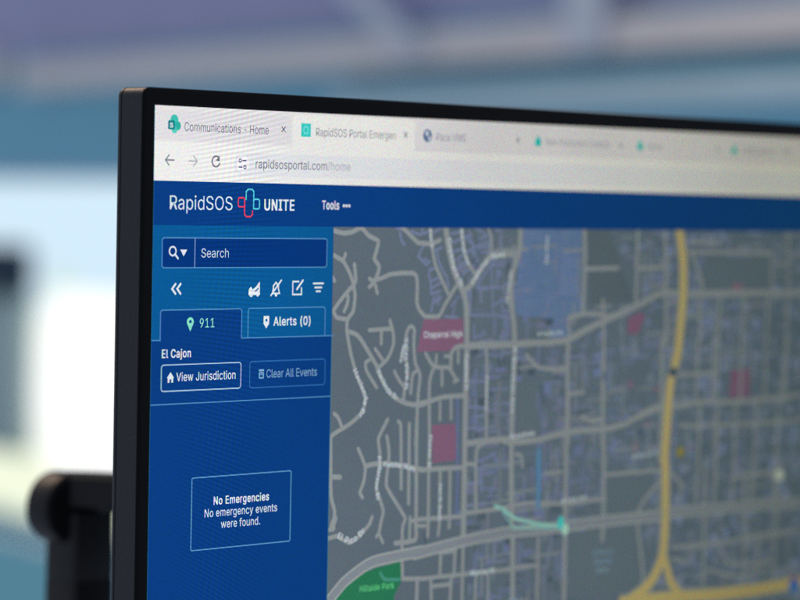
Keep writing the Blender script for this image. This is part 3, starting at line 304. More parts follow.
'p': (83, [10,-28,10,75,22,75,22,63,23,63,24,64,25,66,27,68,29,70,31,72,34,73,37,75,41,75,45,76,51,75,57,73,62,71,66,67,70,63,73,58,75,51,76,45,77,37,76,30,75,23,73,17,70,11,66,7,62,3,57,1,51,-1,45,-2,41,-1,37,-1,34,1,31,2,29,4,27,6,26,8,24,10,23,12,22,12,22,-28,43,9,48,10,52,11,55,13,58,16,60,19,62,23,63,27,64,32,64,37,64,42,63,47,62,51,60,55,58,59,55,61,52,63,48,64,43,65,39,64,35,63,32,61,29,59,26,55,25,52,23,47,22,43,22,37,22,32,23,27,25,23,26,19,29,15,32,13,35,11,39,10], [12,14,13,11,14,12,11,15,14,0,2,1,0,3,2,10,15,11,10,16,15,9,16,10,8,16,9,8,17,16,7,17,8,6,17,7,6,61,17,61,18,17,5,61,6,5,62,61,60,18,61,5,63,62,59,18,60,4,63,5,4,64,63,58,18,59,58,19,18,0,4,3,0,68,4,68,67,4,67,66,4,66,65,4,65,64,4,57,19,58,56,19,57,56,20,19,55,20,56,55,21,20,54,21,55,0,69,68,53,21,54,53,22,21,0,70,69,52,22,53,0,71,70,51,22,52,51,23,22,50,23,51,0,72,71,50,24,23,49,24,50,0,73,72,48,24,49,48,25,24,0,41,73,41,74,73,47,25,48,41,75,74,47,26,25,46,26,47,41,76,75,45,26,46,41,40,76,40,77,76,0,42,41,39,77,40,45,27,26,44,27,45,39,78,77,38,78,39,43,27,44,38,43,78,38,27,43,37,27,38,37,28,27,36,28,37,35,28,36,35,29,28,34,29,35,33,29,34,33,30,29,32,30,33,32,31,30]),
'r': (51, [10,0,10,75,22,75,22,63,23,63,24,67,27,70,30,72,34,74,38,75,42,76,43,76,44,76,45,76,46,76,47,75,48,75,48,63,47,63,46,64,45,64,44,64,42,64,41,64,37,64,34,63,31,62,29,60,27,58,25,56,23,53,23,50,22,47,22,0], [9,11,10,9,12,11,9,13,12,9,14,13,9,15,14,9,16,15,9,17,16,8,17,9,0,2,1,0,3,2,7,17,8,6,17,7,5,19,6,19,18,6,18,17,6,4,23,5,23,22,5,22,21,5,21,20,5,20,19,5,4,24,23,4,25,24,0,4,3,0,31,4,31,30,4,30,29,4,29,28,4,28,27,4,27,26,4,26,25,4,0,32,31,0,33,32]),
's': (72, [36,-2,31,-1,26,-1,22,1,18,2,15,5,12,7,10,11,8,14,7,19,18,21,20,17,22,14,24,12,28,10,31,9,36,9,40,9,45,10,48,12,51,15,52,17,53,20,52,23,51,25,50,27,48,28,45,30,42,30,29,33,23,35,18,38,14,41,11,45,10,49,9,54,10,58,11,62,13,65,15,68,19,71,23,73,27,74,32,75,37,76,42,75,46,75,50,73,53,71,56,69,59,67,61,64,62,61,64,57,53,54,52,57,50,60,48,62,45,64,41,65,37,65,33,65,29,64,26,62,23,60,22,57,21,54,22,52,23,50,24,48,27,46,30,45,34,44,45,41,51,39,56,37,60,34,63,30,65,26,65,21,65,17,63,13,61,9,59,6,55,3,51,1,46,0,41,-1], [43,45,44,43,46,45,42,46,43,42,47,46,41,47,42,41,48,47,40,48,41,40,49,48,39,49,40,39,50,49,38,50,39,38,60,50,60,51,50,38,61,60,59,51,60,37,61,38,37,62,61,58,51,59,37,63,62,57,51,58,57,52,51,37,64,63,56,52,57,36,64,37,56,53,52,36,65,64,55,53,56,35,65,36,35,66,65,54,53,55,35,67,66,34,67,35,34,68,67,34,69,68,33,69,34,33,70,69,33,71,70,33,72,71,32,72,33,32,73,72,32,74,73,31,74,32,31,75,74,30,75,31,30,76,75,29,76,30,29,77,76,28,77,29,27,77,28,27,78,77,26,78,27,25,78,26,24,78,25,24,79,78,23,79,24,22,79,23,9,11,10,22,80,79,21,80,22,8,11,9,20,80,21,8,12,11,20,81,80,19,81,20,7,12,8,7,13,12,19,82,81,18,82,19,7,14,13,6,14,7,17,82,18,6,15,14,16,82,17,16,83,82,6,16,15,6,83,16,5,83,6,5,84,83,4,84,5,4,85,84,3,85,4,3,86,85,2,86,3,2,87,86,1,87,2,1,0,87]),
't': (45, [40,75,40,64,1,64,1,75,13,93,25,93,25,19,25,16,26,14,27,12,28,11,31,10,33,10,34,10,35,10,36,10,38,10,39,10,40,11,42,0,41,0,39,0,38,-1,36,-1,35,-1,33,-1,27,0,22,1,18,4,15,8,13,13,13,18], [31,5,4,31,6,5,2,0,3,2,1,0,31,7,6,30,7,31,30,8,7,30,9,8,29,9,30,29,10,9,29,11,10,17,19,18,16,19,17,15,19,16,29,12,11,14,19,15,13,19,14,12,19,13,29,19,12,28,19,29,27,19,28,26,19,27,26,20,19,26,21,20,25,21,26,25,22,21,25,23,22,25,24,23]),
'u': (81, [36,-1,31,-1,27,0,23,2,19,5,16,8,14,12,12,16,11,21,10,27,10,75,22,75,22,28,23,23,24,18,27,15,30,12,34,10,39,10,43,10,46,11,49,12,52,14,54,16,56,19,57,22,58,26,58,30,58,75,70,75,70,0,59,0,59,18,60,18,58,12,54,7,51,3,46,1,41,-1], [9,11,10,9,12,11,27,29,28,27,30,29,26,30,27,9,13,12,8,13,9,25,33,26,33,30,26,8,14,13,24,33,25,7,14,8,23,32,24,32,33,24,7,15,14,23,34,32,34,31,32,34,30,33,22,34,23,6,15,7,6,16,15,21,34,22,20,34,21,6,17,16,20,35,34,31,30,34,5,17,6,19,35,20,5,18,17,18,35,19,5,35,18,4,35,5,4,36,35,3,36,4,3,37,36,2,37,3,2,38,37,1,38,2,1,0,38]),
'v': (77, [32,0,3,75,17,75,32,30,34,26,35,22,37,17,38,13,39,8,40,4,36,4,37,8,39,13,40,17,41,22,42,26,44,30,60,75,73,75,44,0], [0,2,1,0,3,2,16,18,17,16,19,18,0,4,3,15,19,16,0,5,4,14,19,15,0,6,5,13,19,14,0,7,6,12,19,13,11,8,12,8,19,12,0,11,7,11,8,7,0,10,11,9,19,8,0,9,10,0,19,9]),
'w': (111, [27,0,4,75,17,75,26,42,28,37,29,32,30,27,32,21,33,15,34,8,32,8,34,15,35,21,36,26,38,32,39,37,41,42,50,75,62,75,71,42,72,37,74,32,75,27,76,21,78,15,79,8,77,8,80,21,81,27,83,32,84,37,85,42,94,75,107,75,84,0,72,0,63,34,62,37,61,41,60,44,59,48,58,51,57,55,56,59,55,63,54,66,57,66,56,63,55,59,54,55,53,51,53,48,52,44,51,41,50,37,49,34,39,0], [0,2,1,0,3,2,16,45,17,45,18,17,45,46,18,46,19,18,31,33,32,31,34,33,16,44,45,47,19,46,48,43,47,43,19,47,16,48,44,48,43,44,16,49,48,42,19,43,16,50,49,41,19,42,16,51,50,40,19,41,39,19,40,16,52,51,38,19,39,16,53,52,0,4,3,15,53,16,38,20,19,30,34,31,37,20,38,15,54,53,0,5,4,36,20,37,36,21,20,29,34,30,15,55,54,14,55,15,14,56,55,35,21,36,0,6,5,35,22,21,28,34,29,13,56,14,0,7,6,35,23,22,27,34,28,12,56,13,0,8,7,35,24,23,24,34,27,11,56,12,0,10,8,10,9,8,35,26,24,26,25,24,26,34,24,10,56,11,0,56,10,35,34,26]),
'y': (77, [9,-27,12,-17,14,-17,16,-18,18,-18,20,-17,22,-17,24,-16,26,-15,27,-13,28,-10,30,-7,32,0,3,75,17,75,32,30,34,26,35,21,37,17,38,13,39,8,40,4,36,4,37,8,39,13,40,17,41,22,42,26,44,30,60,75,73,75,40,-11,39,-15,37,-18,35,-21,32,-23,30,-25,27,-27,24,-28,21,-28,18,-29,16,-28,14,-28,13,-28,11,-28,10,-28], [12,14,13,12,15,14,28,30,29,28,31,30,12,16,15,27,31,28,26,31,27,12,17,16,25,21,26,21,31,26,12,18,17,24,21,25,12,19,18,23,20,24,20,21,24,12,23,19,23,20,19,12,22,23,12,21,22,12,31,21,11,31,12,10,31,11,9,31,10,9,32,31,8,32,9,7,32,8,7,33,32,6,33,7,0,2,1,5,33,6,0,3,2,4,33,5,0,4,3,0,33,4,0,34,33,0,35,34,0,36,35,0,37,36,0,38,37,45,38,0,44,38,45,44,39,38,43,39,44,42,39,43,42,40,39,41,40,42]),
}

_G = {}
def glyph(ch):
    if ch not in _G:
        a, vs, fs = FONT.get(ch, FONT['o'])
        v = [(vs[k]/100, vs[k+1]/100) for k in range(0, len(vs), 2)]
        ix = fs
        _G[ch] = (a/100, v, [tuple(ix[k:k+3]) for k in range(0, len(ix), 3)])
    return _G[ch]
def glyphs(t, bold=0.0):                     # a line of text in cap heights: vertices, faces, x range
    vs, fs, x = [], [], 0.0
    for ch in t:
        a, v, f = glyph(ch)
        for dx, dy in (((0, 0),) if bold <= 0 else ((-bold, -bold/2), (bold, bold/2), (-bold, bold/2), (bold, -bold/2))):
            n = len(vs); vs += [(x + px + dx, py + dy) for px, py in v]; fs += [tuple(k + n for k in q) for q in f]
        x += a + 2*max(0, bold)
    xs = [p[0] for p in vs] or [0, .4]
    return vs, fs, min(xs), max(xs)
def glyph_adv(ch, bold): return glyph(ch)[0] + 2*bold
def smooth(pts, k=4):
    if len(pts) < 3: return pts
    o = []
    for i in range(len(pts) - 1):
        p0, p1, p2, p3 = (Vector(pts[max(0, i-1)]), Vector(pts[i]), Vector(pts[i+1]), Vector(pts[min(len(pts)-1, i+2)]))
        for j in range(k):
            t = j/k
            # gentle Catmull-Rom (tension 0.35) so that corners stay corners
            m1 = (p2 - p0)*0.35; m2 = (p3 - p1)*0.35
            h = (2*t**3 - 3*t*t + 1)*p1 + (t**3 - 2*t*t + t)*m1 + (-2*t**3 + 3*t*t)*p2 + (t**3 - t*t)*m2
            o.append((h.x, h.y))
    o.append(tuple(pts[-1])); return o
def inside(p, poly):
    x, y = p; r = False; n = len(poly)
    for i in range(n):
        (x1, y1), (x2, y2) = poly[i], poly[(i+1) % n]
        if (y1 > y) != (y2 > y) and x < (x2-x1)*(y-y1)/(y2-y1) + x1: r = not r
    return r

# ------------------------------------------------------------------ wall behind, with its rails, window and partition
# wall frame: origin 5 m ahead of the camera at camera height, x to the right and nearer, y away, z up
TH = radians(30)
W0 = cam_to_world(0, 0, 5000.0)
xa = (cam_to_world(sin(TH), 0, -cos(TH)) - cam_to_world(0, 0, 0)).normalized()
na = (cam_to_world(cos(TH), 0, sin(TH)) - cam_to_world(0, 0, 0)).normalized()
WM = Matrix.Translation(W0) @ Matrix((xa, na, Vector((0, 0, 1)))).transposed().to_4x4()
def on_wall(o): o.matrix_world = WM; return o
m_purple = mat("purple_grey_wall_paint", (0.40, 0.405, 0.595), 0.8, 0.2, 0.12, 3.0)
m_teal = mat("teal_wall_panel", (0.205, 0.50, 0.64), 0.6, 0.3, 0.10, 4.0)
m_dteal = mat("dark_teal_strip", (0.12, 0.38, 0.50), 0.6, 0.3, 0.08, 5.0)
m_pale = mat("pale_rail_paint", (0.76, 0.70, 0.67), 0.6, 0.3, 0.10, 3.0)
m_ledge = mat("pale_blue_ledge", (0.50, 0.66, 0.70), 0.6, 0.3, 0.10, 3.0)
m_post = mat("pale_grey_post", (0.62, 0.66, 0.72), 0.6, 0.3, 0.08, 3.0)
m_part = mat("teal_fabric_partition", (0.24, 0.56, 0.62), 0.9, 0.1, 0.08, 60.0)
m_dark = mat("dark_navy_plastic", (0.014, 0.034, 0.060), 0.6, 0.2, 0.1, 20.0)
m_frame = mat("pale_window_frame", (0.45, 0.60, 0.72), 0.5, 0.4, 0.08, 10.0)
m_column = mat("grey_green_column", (0.40, 0.52, 0.50), 0.7, 0.3, 0.15, 5.0)

w = MB()
w.box((0, 0.05, 0.86), (7.0, 0.1, 1.10), m_purple)            # upper painted part z .31 .. 1.41

w.box((0, 0.05, 0.175), (7.0, 0.096, 0.27), m_teal)           # teal band above the window
w.box((1.15, 0.05, -0.54), (4.1, 0.096, 1.16), m_teal)        # wall right of the window
w.box((-3.05, 0.05, -0.54), (0.9, 0.096, 1.16), m_teal)
w.box((0, 0.05, -0.93), (7.0, 0.092, 0.38), m_teal)           # wall under the window
wall = on_wall(w.build("wall")); tag(wall, "blurred far wall, purple grey above and teal below, behind the screen", "wall")
wall["kind"] = "structure"
def rail(name, x0, x1, z0, z1, m, label, y=-0.03, d=0.055):
    b = MB(); b.box(((x0+x1)/2, y, (z0+z1)/2), (x1-x0, d, z1-z0), m)
    o = on_wall(b.build(name, bevel=0.006)); tag(o, label, "rail"); return o
rail("wall_rail", -1.605, 2.4, 0.232, 0.290, m_pale, "long pale lilac rail running along the blurred wall above the monitor")
rail("wall_rail", -3.2, -1.765, 0.245, 0.328, m_pale, "short pale rail end at the far left edge of the blurred wall")
rail("wall_ledge", -0.2, 2.4, 0.150, 0.196, m_ledge, "pale blue ledge low on the wall just above the right end of the screen", y=-0.025, d=0.045)
rail("wall_strip", 0.0, 2.4, 0.199, 0.222, m_dteal, "thin dark teal strip between the pale rail and the ledge", y=-0.02, d=0.035)
b = MB(); b.box((0.665, -0.07, 0.51), (0.105, 0.02, 0.55), m_post)
o = on_wall(b.build("wall_post", bevel=0.006)); tag(o, "upright pale grey post on the wall above the right part of the screen", "post")
b = MB()
b.loft([[(x, y, z) for x, z in ((-0.30, 0.47), (-0.19, 0.47), (0.205, 0.25), (0.105, 0.25))] for y in (-0.075, -0.062)], m_post)
o = on_wall(b.build("wall_brace", bevel=0.006)); tag(o, "slanting pale brace crossing the blurred wall above the middle of the screen", "brace")

def glow(name, col, strength, noise=0.0, nscale=3.0):
    m = bpy.data.materials.new(name); m.use_nodes = True
    nt = m.node_tree; nt.nodes.remove(nt.nodes["Principled BSDF"])
    e = nt.nodes.new("ShaderNodeEmission"); e.inputs[0].default_value = tuple(col) + (1,); e.inputs[1].default_value = strength
    nt.links.new(e.outputs[0], nt.nodes["Material Output"].inputs[0]); return m
win = thing("window", "bright overexposed window in the wall at the left of the monitor", "window"); on_wall(win)
sky = glow("daylight_pale_blue", (0.68, 0.87, 1.0), 0.98)
hot = glow("daylight_white", (0.98, 1.0, 0.97), 1.2)
warm = glow("daylight_warm_white", (0.92, 0.98, 0.76), 1.0)
b = MB(); b.box((-1.75, 0.06, -0.11), (1.7, 0.02, 0.30), sky); b.build("upper_pane", win)
b = MB()
b.box((-1.75, 0.062, -0.49), (1.7, 0.02, 0.46), warm); b.build("lower_pane", win)
b = MB(); b.box((-1.75, 0.02, 0.043), (1.7, 0.05, 0.012), m_frame); b.box((-1.75, 0.02, -0.728), (1.7, 0.05, 0.024), m_frame)
b.box((-2.592, 0.02, -0.343), (0.016, 0.05, 0.745), m_frame); b.box((-0.908, 0.02, -0.343), (0.016, 0.05, 0.745), m_frame)
b.build("window_frame", win)
b = MB(); b.box((-1.575, 0.045, -0.37), (0.07, 0.012, 0.40), glow("daylight_pale_green", (0.72, 0.88, 0.66), 0.9)); b.build("green_glow_strip", win)  # glowing strip added for the pale green brightness beside the white area
# glowing rounded panel added for the blown-out white area before the lower pane
lt = MB(); out = rrect(-1.56, 0.20, -1.00, 0.59, 0.14, 8)
ring = lambda y: [(u, y, -v) for u, v in out]
lt.loft([ring(0.02), ring(-0.02)], hot)
o = on_wall(lt.build("white_glow_panel")); tag(o, "blown-out white area low in the window, added as a glowing panel with a rounded corner", "light")
# dark box on the grey green column at the far left
b = MB(); b.box((-1.955, -0.06, -0.158), (0.83, 0.06, 0.105), m_dark)
o = on_wall(b.build("speaker_bar", bevel=0.012)); tag(o, "dark navy box in front of the window at the left edge", "box")
b = MB(); b.box((-1.955, -0.04, -0.387), (0.80, 0.05, 0.355), m_column)
o = on_wall(b.build("column", bevel=0.02)); tag(o, "grey green block standing under the dark box at the left edge", "block")
b = MB(); b.box((-1.7, -0.20, -0.99), (2.6, 0.05, 0.56), m_part); b.box((-1.7, -0.20, -0.7045), (2.6, 0.06, 0.011), m_ledge)
o = on_wall(b.build("desk_partition", bevel=0.006)); tag(o, "low teal partition below the bright window at the lower left", "partition")

# ------------------------------------------------------------------ monitor
SW, SH = 527.0, 296.5
m_shell = mat("charcoal_textured_plastic", (0.018, 0.019, 0.022), 0.47, 0.34, 0.35, 700.0, 0.25)
m_bezel = mat("black_satin_plastic", (0.003, 0.003, 0.0035), 0.45, 0.09, 0.0, 900.0, 0.05)
m_border = mat("black_panel_border", (0.004, 0.004, 0.005), 0.35, 0.12)
m_foil = mat("dark_glass_of_panel", (0.004, 0.004, 0.005), 0.42, 0.25)
nt = m_shell.node_tree; b_ = nt.nodes["Principled BSDF"]      # lint and dust on the textured plastic
tc = nt.nodes.new("ShaderNodeTexCoord"); vo = nt.nodes.new("ShaderNodeTexVoronoi"); vo.inputs["Scale"].default_value = 240.0
nt.links.new(tc.outputs["Object"], vo.inputs["Vector"])
th_ = nt.nodes.new("ShaderNodeMapRange"); th_.inputs[1].default_value = 0.05; th_.inputs[2].default_value = 0.07; th_.inputs[3].default_value = 1.0; th_.inputs[4].default_value = 0.0
nt.links.new(vo.outputs["Distance"], th_.inputs[0])
mx = nt.nodes.new("ShaderNodeMix"); mx.data_type = 'RGBA'; mx.inputs[7].default_value = (0.055, 0.055, 0.055, 1)
src = b_.inputs["Base Color"].links[0].from_socket
nt.links.new(th_.outputs[0], mx.inputs[0]); nt.links.new(src, mx.inputs[6]); nt.links.new(mx.outputs[2], b_.inputs["Base Color"])
mon = thing("monitor", "slim black computer monitor showing a browser with an emergency call map", "monitor", (0, 0, SCREEN_Z))
BZ = 5.7
def frame_ring(d, y, n=8, r0=3.2):
    r = max(0.3, r0 - d)
    return [(u*MM, y*MM, -v*MM) for u, v in rrect(-BZ + d, -BZ + d, SW + BZ - d, SH + BZ + 6 - d, r, n)]
prof = [(4.6, 0.02), (4.6, -0.35), (1.75, -0.40), (1.55, -0.55), (1.5, -0.85), (1.3, -1.0), (0.75, -0.98), (0.36, -0.82), (0.1, -0.5), (0.0, -0.05), (0.0, 9.6), (0.35, 9.75), (0.35, 10.05), (0.0, 10.2), (0.0, 11.0), (0.25, 11.6), (0.8, 12.0), (2.5, 12.3), (30, 13.0)]
fr = MB()
rings = [frame_ring(d, y) for d, y in prof]
fr.loft(rings[:10], m_bezel, cap=False)
fr.loft(rings[9:], m_shell, cap=False)
fr.build("frame", mon, smooth=True)
bk = MB()
bk.loft([[(u*MM, y*MM, -v*MM) for u, v in rrect(d, d, SW - d, SH - d, 12, 6)] for d, y in ((24, 12.6), (34, 16), (60, 36), (66, 40))], m_shell)
bk.build("back_cover", mon, smooth=True)

# ---- the screen and what is on it
scr = MB()
scr.add([P(-1.25, -1.25, -9), P(SW + 1.2, -1.25, -9), P(SW + 1.2, SH + 1.2, -9), P(-1.25, SH + 1.2, -9)], [(0, 3, 2, 1)], m_border)
scr.add([P(-5, -5, -20), P(SW + 5, -5, -20), P(SW + 5, SH + 5, -20), P(-5, SH + 5, -20)], [(0, 3, 2, 1)], m_border)
scr.add([P(0, 0, 0), P(SW, 0, 0), P(SW, SH, 0), P(0, SH, 0)], [(0, 3, 2, 1)], S((97, 110, 122)))
screen = scr.build("screen", mon)
WHITE = (226, 233, 241)
STRIP, TOOL, PILL, INK = (229, 227, 228), (237, 237, 235), (227, 229, 234), (88, 96, 112)
NAVY, PANEL, LINE = (3, 60, 131), (4, 89, 151), (84, 145, 196)

# browser tabs
strip_d = Draw(); strip_d.rect(0, 0, SW, 11.6, STRIP, 1); strip_d.build("tab_strip", screen)
TABC = (224, 222, 226)
def tab_text(d, t, u0, u1, base, cap, c=(118, 121, 138), bold=0.0): d.text(t, u0, u1, base, cap, c, 5, bold)
def cross(d, u, v, r=0.85, c=(84, 88, 108)):
    d.strip([(u-r, v-r), (u+r, v+r)], 0.34, c, 5); d.strip([(u-r, v+r), (u+r, v-r)], 0.34, c, 6)
def tab_body(d, u0, u1, c, lay):
    d.poly([(u0, 11.6), (u0, 3.0)] + [(u0 + 2.2 - 2.2*cos(radians(a)), 3.0 - 2.2*sin(radians(a))) for a in (22, 45, 67, 90)]
           + [(u1 - 2.2 + 2.2*cos(radians(a)), 3.0 - 2.2*sin(radians(a))) for a in (90, 67, 45, 22)] + [(u1, 3.0), (u1, 11.6)], c, lay)
def drop(d, u, v, c):
    d.disc(u, v + 0.5, 1.75, c, 5); d.poly([(u - 1.35, v), (u, v - 2.3), (u + 1.35, v)], c, 5.4)
t = Draw(); t.poly([(0.6, 11.0), (0.6, 1.5), (60.5, 1.5), (61.8, 2.8), (61.8, 9.2), (61.2, 10.6), (59.8, 11.0)], TABC, 2)
for cu, cv, r, c in ((8.5, 4.5, 1.75, (62, 190, 178)), (9.9, 6.4, 1.5, (40, 176, 160)), (8.6, 7.6, 1.3, (90, 205, 190))): t.disc(cu, cv, r, c, 4)
t.rr(5.8, 4.7, 8.7, 7.7, 0.4, (24, 128, 132), 5); t.text("s", 6.5, 8.0, 7.0, 2.0, (220, 240, 240), 6, 0.02)
tab_text(t, "Communications - Home", 13.0, 51.2, 7.95, 2.85, (110, 114, 132)); cross(t, 58.2, 6.0)
o = t.build("browser_tab", screen); tag(o, "first browser tab, Communications - Home, with a green clover icon")
t = Draw(); tab_body(t, 62.6, 123.2, TOOL, 2)
t.rect(66.6, 3.7, 71.2, 8.2, (56, 205, 200), 4); t.outline(67.9, 4.8, 69.9, 7.1, 0.7, 0.4, (130, 228, 222), 5)
t.text("RapidSOS Portal Emergen", 73.8, 113.4, 7.8, 2.75, (132, 135, 148), 5); cross(t, 118.5, 6.0)
o = t.build("browser_tab", screen); tag(o, "active browser tab, RapidSOS Portal, with a square turquoise icon")
t = Draw(); tab_body(t, 123.6, 184, TABC, 2); t.disc(129.9, 6.0, 2.3, (92, 116, 158), 4); t.poly([(128.6, 4.6), (130.2, 4.2), (130.6, 5.6), (129.3, 6.4)], (205, 212, 224), 5); t.poly([(130.6, 6.2), (131.6, 6.0), (131.2, 7.5), (130.0, 7.7)], (205, 212, 224), 5)
tab_text(t, "Paca VMS", 134.6, 150.2, 7.6, 2.7, (140, 142, 162)); cross(t, 179.0, 6.2, 0.8)
o = t.build("browser_tab", screen); tag(o, "third browser tab with a blue globe icon")
for k, (fu, u0, u1, txt, xu, lab) in enumerate(((190.4, 195, 232.6, "New Production Contacts", 239.3, "fourth browser tab with a turquoise drop icon and a long title"),
        (250.9, 255.9, 264.6, "Home", 300.6, "fifth browser tab with a turquoise drop icon and a short title"),
        (311.3, 316.6, 349.5, "CAD Search - SD", 360.5, "sixth browser tab with a turquoise drop icon at the right edge"))):
    t = Draw(); tab_body(t, 184.6 + 60.6*k, 244.6 + 60.6*k, TABC, 2); drop(t, fu, 6.1, (6, 198, 188)); tab_text(t, txt, u0, u1, 7.6, 2.7, (158, 159, 174)); cross(t, xu, 6.3, 0.8, (110, 112, 128))
    o = t.build("browser_tab", screen); tag(o, lab)

# toolbar
t = Draw(); t.rect(0, 11.6, SW, 24.33, TOOL, 1)
ar = (104, 110, 124)
t.strip([(5.0, 17.6), (8.6, 17.6)], 0.42, ar, 4); t.strip([(6.5, 15.9), (4.9, 17.6), (6.5, 19.3)], 0.42, ar, 4)
al = (168, 172, 182)
t.strip([(15.2, 17.7), (18.8, 17.7)], 0.42, al, 4); t.strip([(17.2, 16.0), (18.9, 17.7), (17.2, 19.4)], 0.42, al, 4)
t.ring(27.3, 17.6, 1.75, 0.5, ar, 4, 20, 310); t.poly([(28.9, 15.6), (28.9, 17.5), (27.2, 17.3)], ar, 4)
t.rr(35.4, 14.4, 500, 22.1, 3.8, PILL, 2); t.disc(39.5, 18.1, 2.9, (240, 242, 246), 3)
ik = (84, 80, 124)
t.ring(38.3, 17.0, 0.55, 0.35, ik, 4); t.strip([(39.5, 17.0), (41.0, 17.0)], 0.4, ik, 4); t.ring(40.5, 19.2, 0.55, 0.35, ik, 4); t.strip([(37.8, 19.2), (39.2, 19.2)], 0.4, ik, 4)
g_ = glyphs("rapidsosportal.com/home"); h_ = glyphs("rapidsosportal.com"); e_ = glyphs("/home"); kx = 45.4/(g_[3] - g_[2]); ue = 45.5 + (h_[3] - h_[2])*kx
t.text("rapidsosportal.com", 45.5, ue, 19.4, 2.95, (104, 110, 126), 4); t.text("/home", 90.9 - (e_[3] - e_[2])*kx, 90.9, 19.4, 2.95, (170, 173, 184), 4)
t.build("toolbar", screen)

# blue page header
t = Draw(up=10); t.rect(0, 24.33, SW, 38.75, NAVY, 1)
t.text("RapidSOS", 7.0, 35.0, 33.6, 4.55, (214, 226, 236), 4)
RED, CY = (226, 62, 92), (84, 204, 222)
t.strip([(41.2, 29.9), (41.2, 27.3), (42.1, 26.5), (44.0, 26.5), (44.7, 27.3), (44.7, 33.0)], 0.55, CY, 4)
t.outline(44.7, 29.8, 47.4, 33.0, 0.7, 0.55, CY, 5)
t.outline(37.6, 29.4, 40.6, 32.4, 0.7, 0.55, RED, 4); t.strip([(40.6, 30.2), (40.6, 34.9), (41.4, 35.7), (43.4, 35.7), (44.2, 34.9), (44.2, 33.8)], 0.55, RED, 5)
t.text("UNITE", 49.7, 63.9, 33.4, 3.65, WHITE, 4, 0.055)
t.text("Tools", 77.2, 85.6, 32.75, 2.9, WHITE, 4, 0.045)
for k in range(3): t.disc(87.9 + 1.35*k, 31.45, 0.55, WHITE, 4)
t.build("page_header", screen)

# side panel
t = Draw(up=10); t.rect(0, 38.75, 83.1, 76.2, PANEL, 1); t.rect(0, 76.2, 83.1, SH, NAVY, 1)
t.strip([(0, 76.2), (3.75, 76.2)], 0.35, LINE, 3, caps=False); t.strip([(40.1, 76.2), (84.3, 76.2)], 0.35, LINE, 3, caps=False)
t.rect(0, 97.0, 83.1, 97.35, LINE, 3)
t.rect(82.95, 76.3, 83.2, SH, (52, 112, 172), 3)
t.text("El Cajon", 4.6, 17.4, 81.95, 2.7, WHITE, 4, 0.04)
t.build("side_panel", screen)
t = Draw(up=10); t.rr(4.0, 42.85, 80.0, 52.65, 1.0, (0, 52, 124), 2); t.outline(4.0, 42.85, 80.0, 52.65, 1.0, 0.36, LINE, 3); t.rect(18.25, 42.9, 18.6, 52.6, (120, 160, 205), 3.5)
t.ring(8.6, 47.2, 1.45, 0.55, WHITE, 4); t.strip([(9.7, 48.3), (11.0, 49.6)], 0.65, WHITE, 5); t.poly([(11.9, 46.7), (15.0, 46.7), (13.45, 48.9)], WHITE, 4)
t.text("Search", 21.3, 33.7, 49.25, 2.95, (206, 220, 236), 4)
t.build("search_box", screen)
t = Draw(up=10)
for du in (0, 2.2): t.strip([(10.1 + du, 57.9), (8.6 + du, 59.5), (10.1 + du, 61.1)], 0.75, WHITE, 4 + du)
o = t.build("tool_icon", screen); tag(o, "double chevron pointing left under the search box")
t = Draw(up=10)
t.poly([(43.0, 61.9), (43.2, 59.9), (44.2, 59.0), (44.9, 60.0), (46.3, 59.2), (48.2, 57.3), (48.3, 61.9)], WHITE, 4); t.disc(44.3, 61.6, .95, WHITE, 5); t.disc(47.3, 61.6, .8, WHITE, 5); t.strip([(46.2, 60.6), (47.6, 59.6)], 0.45, PANEL, 6)
o = t.build("tool_icon", screen); tag(o, "small white vehicle icon under the search box")
t = Draw(up=10)
t.strip([(54.2, 61.4), (54.6, 59.9), (54.6, 58.9), (55.8, 57.7), (57.0, 58.9), (57.0, 59.9), (57.5, 61.4), (54.2, 61.4)], 0.55, WHITE, 4); t.strip([(53.5, 62.1), (58.3, 57.0)], 0.6, WHITE, 5); t.disc(55.9, 62.0, 0.55, WHITE, 5)
o = t.build("tool_icon", screen); tag(o, "crossed out bell icon under the search box")
t = Draw(up=10)
t.strip([(66.6, 57.5), (63.8, 57.5), (63.8, 61.9), (68.0, 61.9), (68.0, 59.7)], 0.55, WHITE, 4); t.strip([(65.8, 60.1), (68.6, 57.1)], 0.75, WHITE, 5)
o = t.build("tool_icon", screen); tag(o, "pencil and square edit icon under the search box")
t = Draw(up=10)
for k, hw in enumerate((2.4, 1.6, 0.9)): t.strip([(76.1 - hw, 58.2 + 1.35*k), (76.1 + hw, 58.2 + 1.35*k)], 0.62, WHITE, 4)
o = t.build("tool_icon", screen); tag(o, "three line filter icon under the search box")
def up_tab(d, u0, u1, v0, v1, r=0.9):
    return [(u0, v1), (u0, v0 + r)] + [(u0 + r - r*cos(radians(a)), v0 + r - r*sin(radians(a))) for a in (30, 60, 90)] + [(u1 - r + r*cos(radians(a)), v0 + r - r*sin(radians(a))) for a in (90, 60, 30)] + [(u1, v0 + r), (u1, v1)]
GREEN = (134, 226, 196)
t = Draw(up=10); pp = up_tab(t, 3.75, 40.1, 66.4, 76.4); t.poly(pp, NAVY, 2); t.strip(pp[:-1] + [(40.1, 76.2)], 0.36, LINE, 3)
t.disc(16.9, 70.4, 1.55, GREEN, 4); t.poly([(15.5, 71.0), (18.3, 71.0), (16.9, 73.6)], GREEN, 4.5); t.disc(16.9, 70.3, 0.55, NAVY, 5)
t.text("911", 21.1, 27.7, 72.35, 3.0, (150, 226, 212), 4, 0.008)
o = t.build("panel_tab", screen); tag(o, "selected 911 tab with a green pin")
t = Draw(up=10); pp = up_tab(t, 43.1, 79.7, 66.3, 76.2); t.strip(pp, 0.36, LINE, 3)
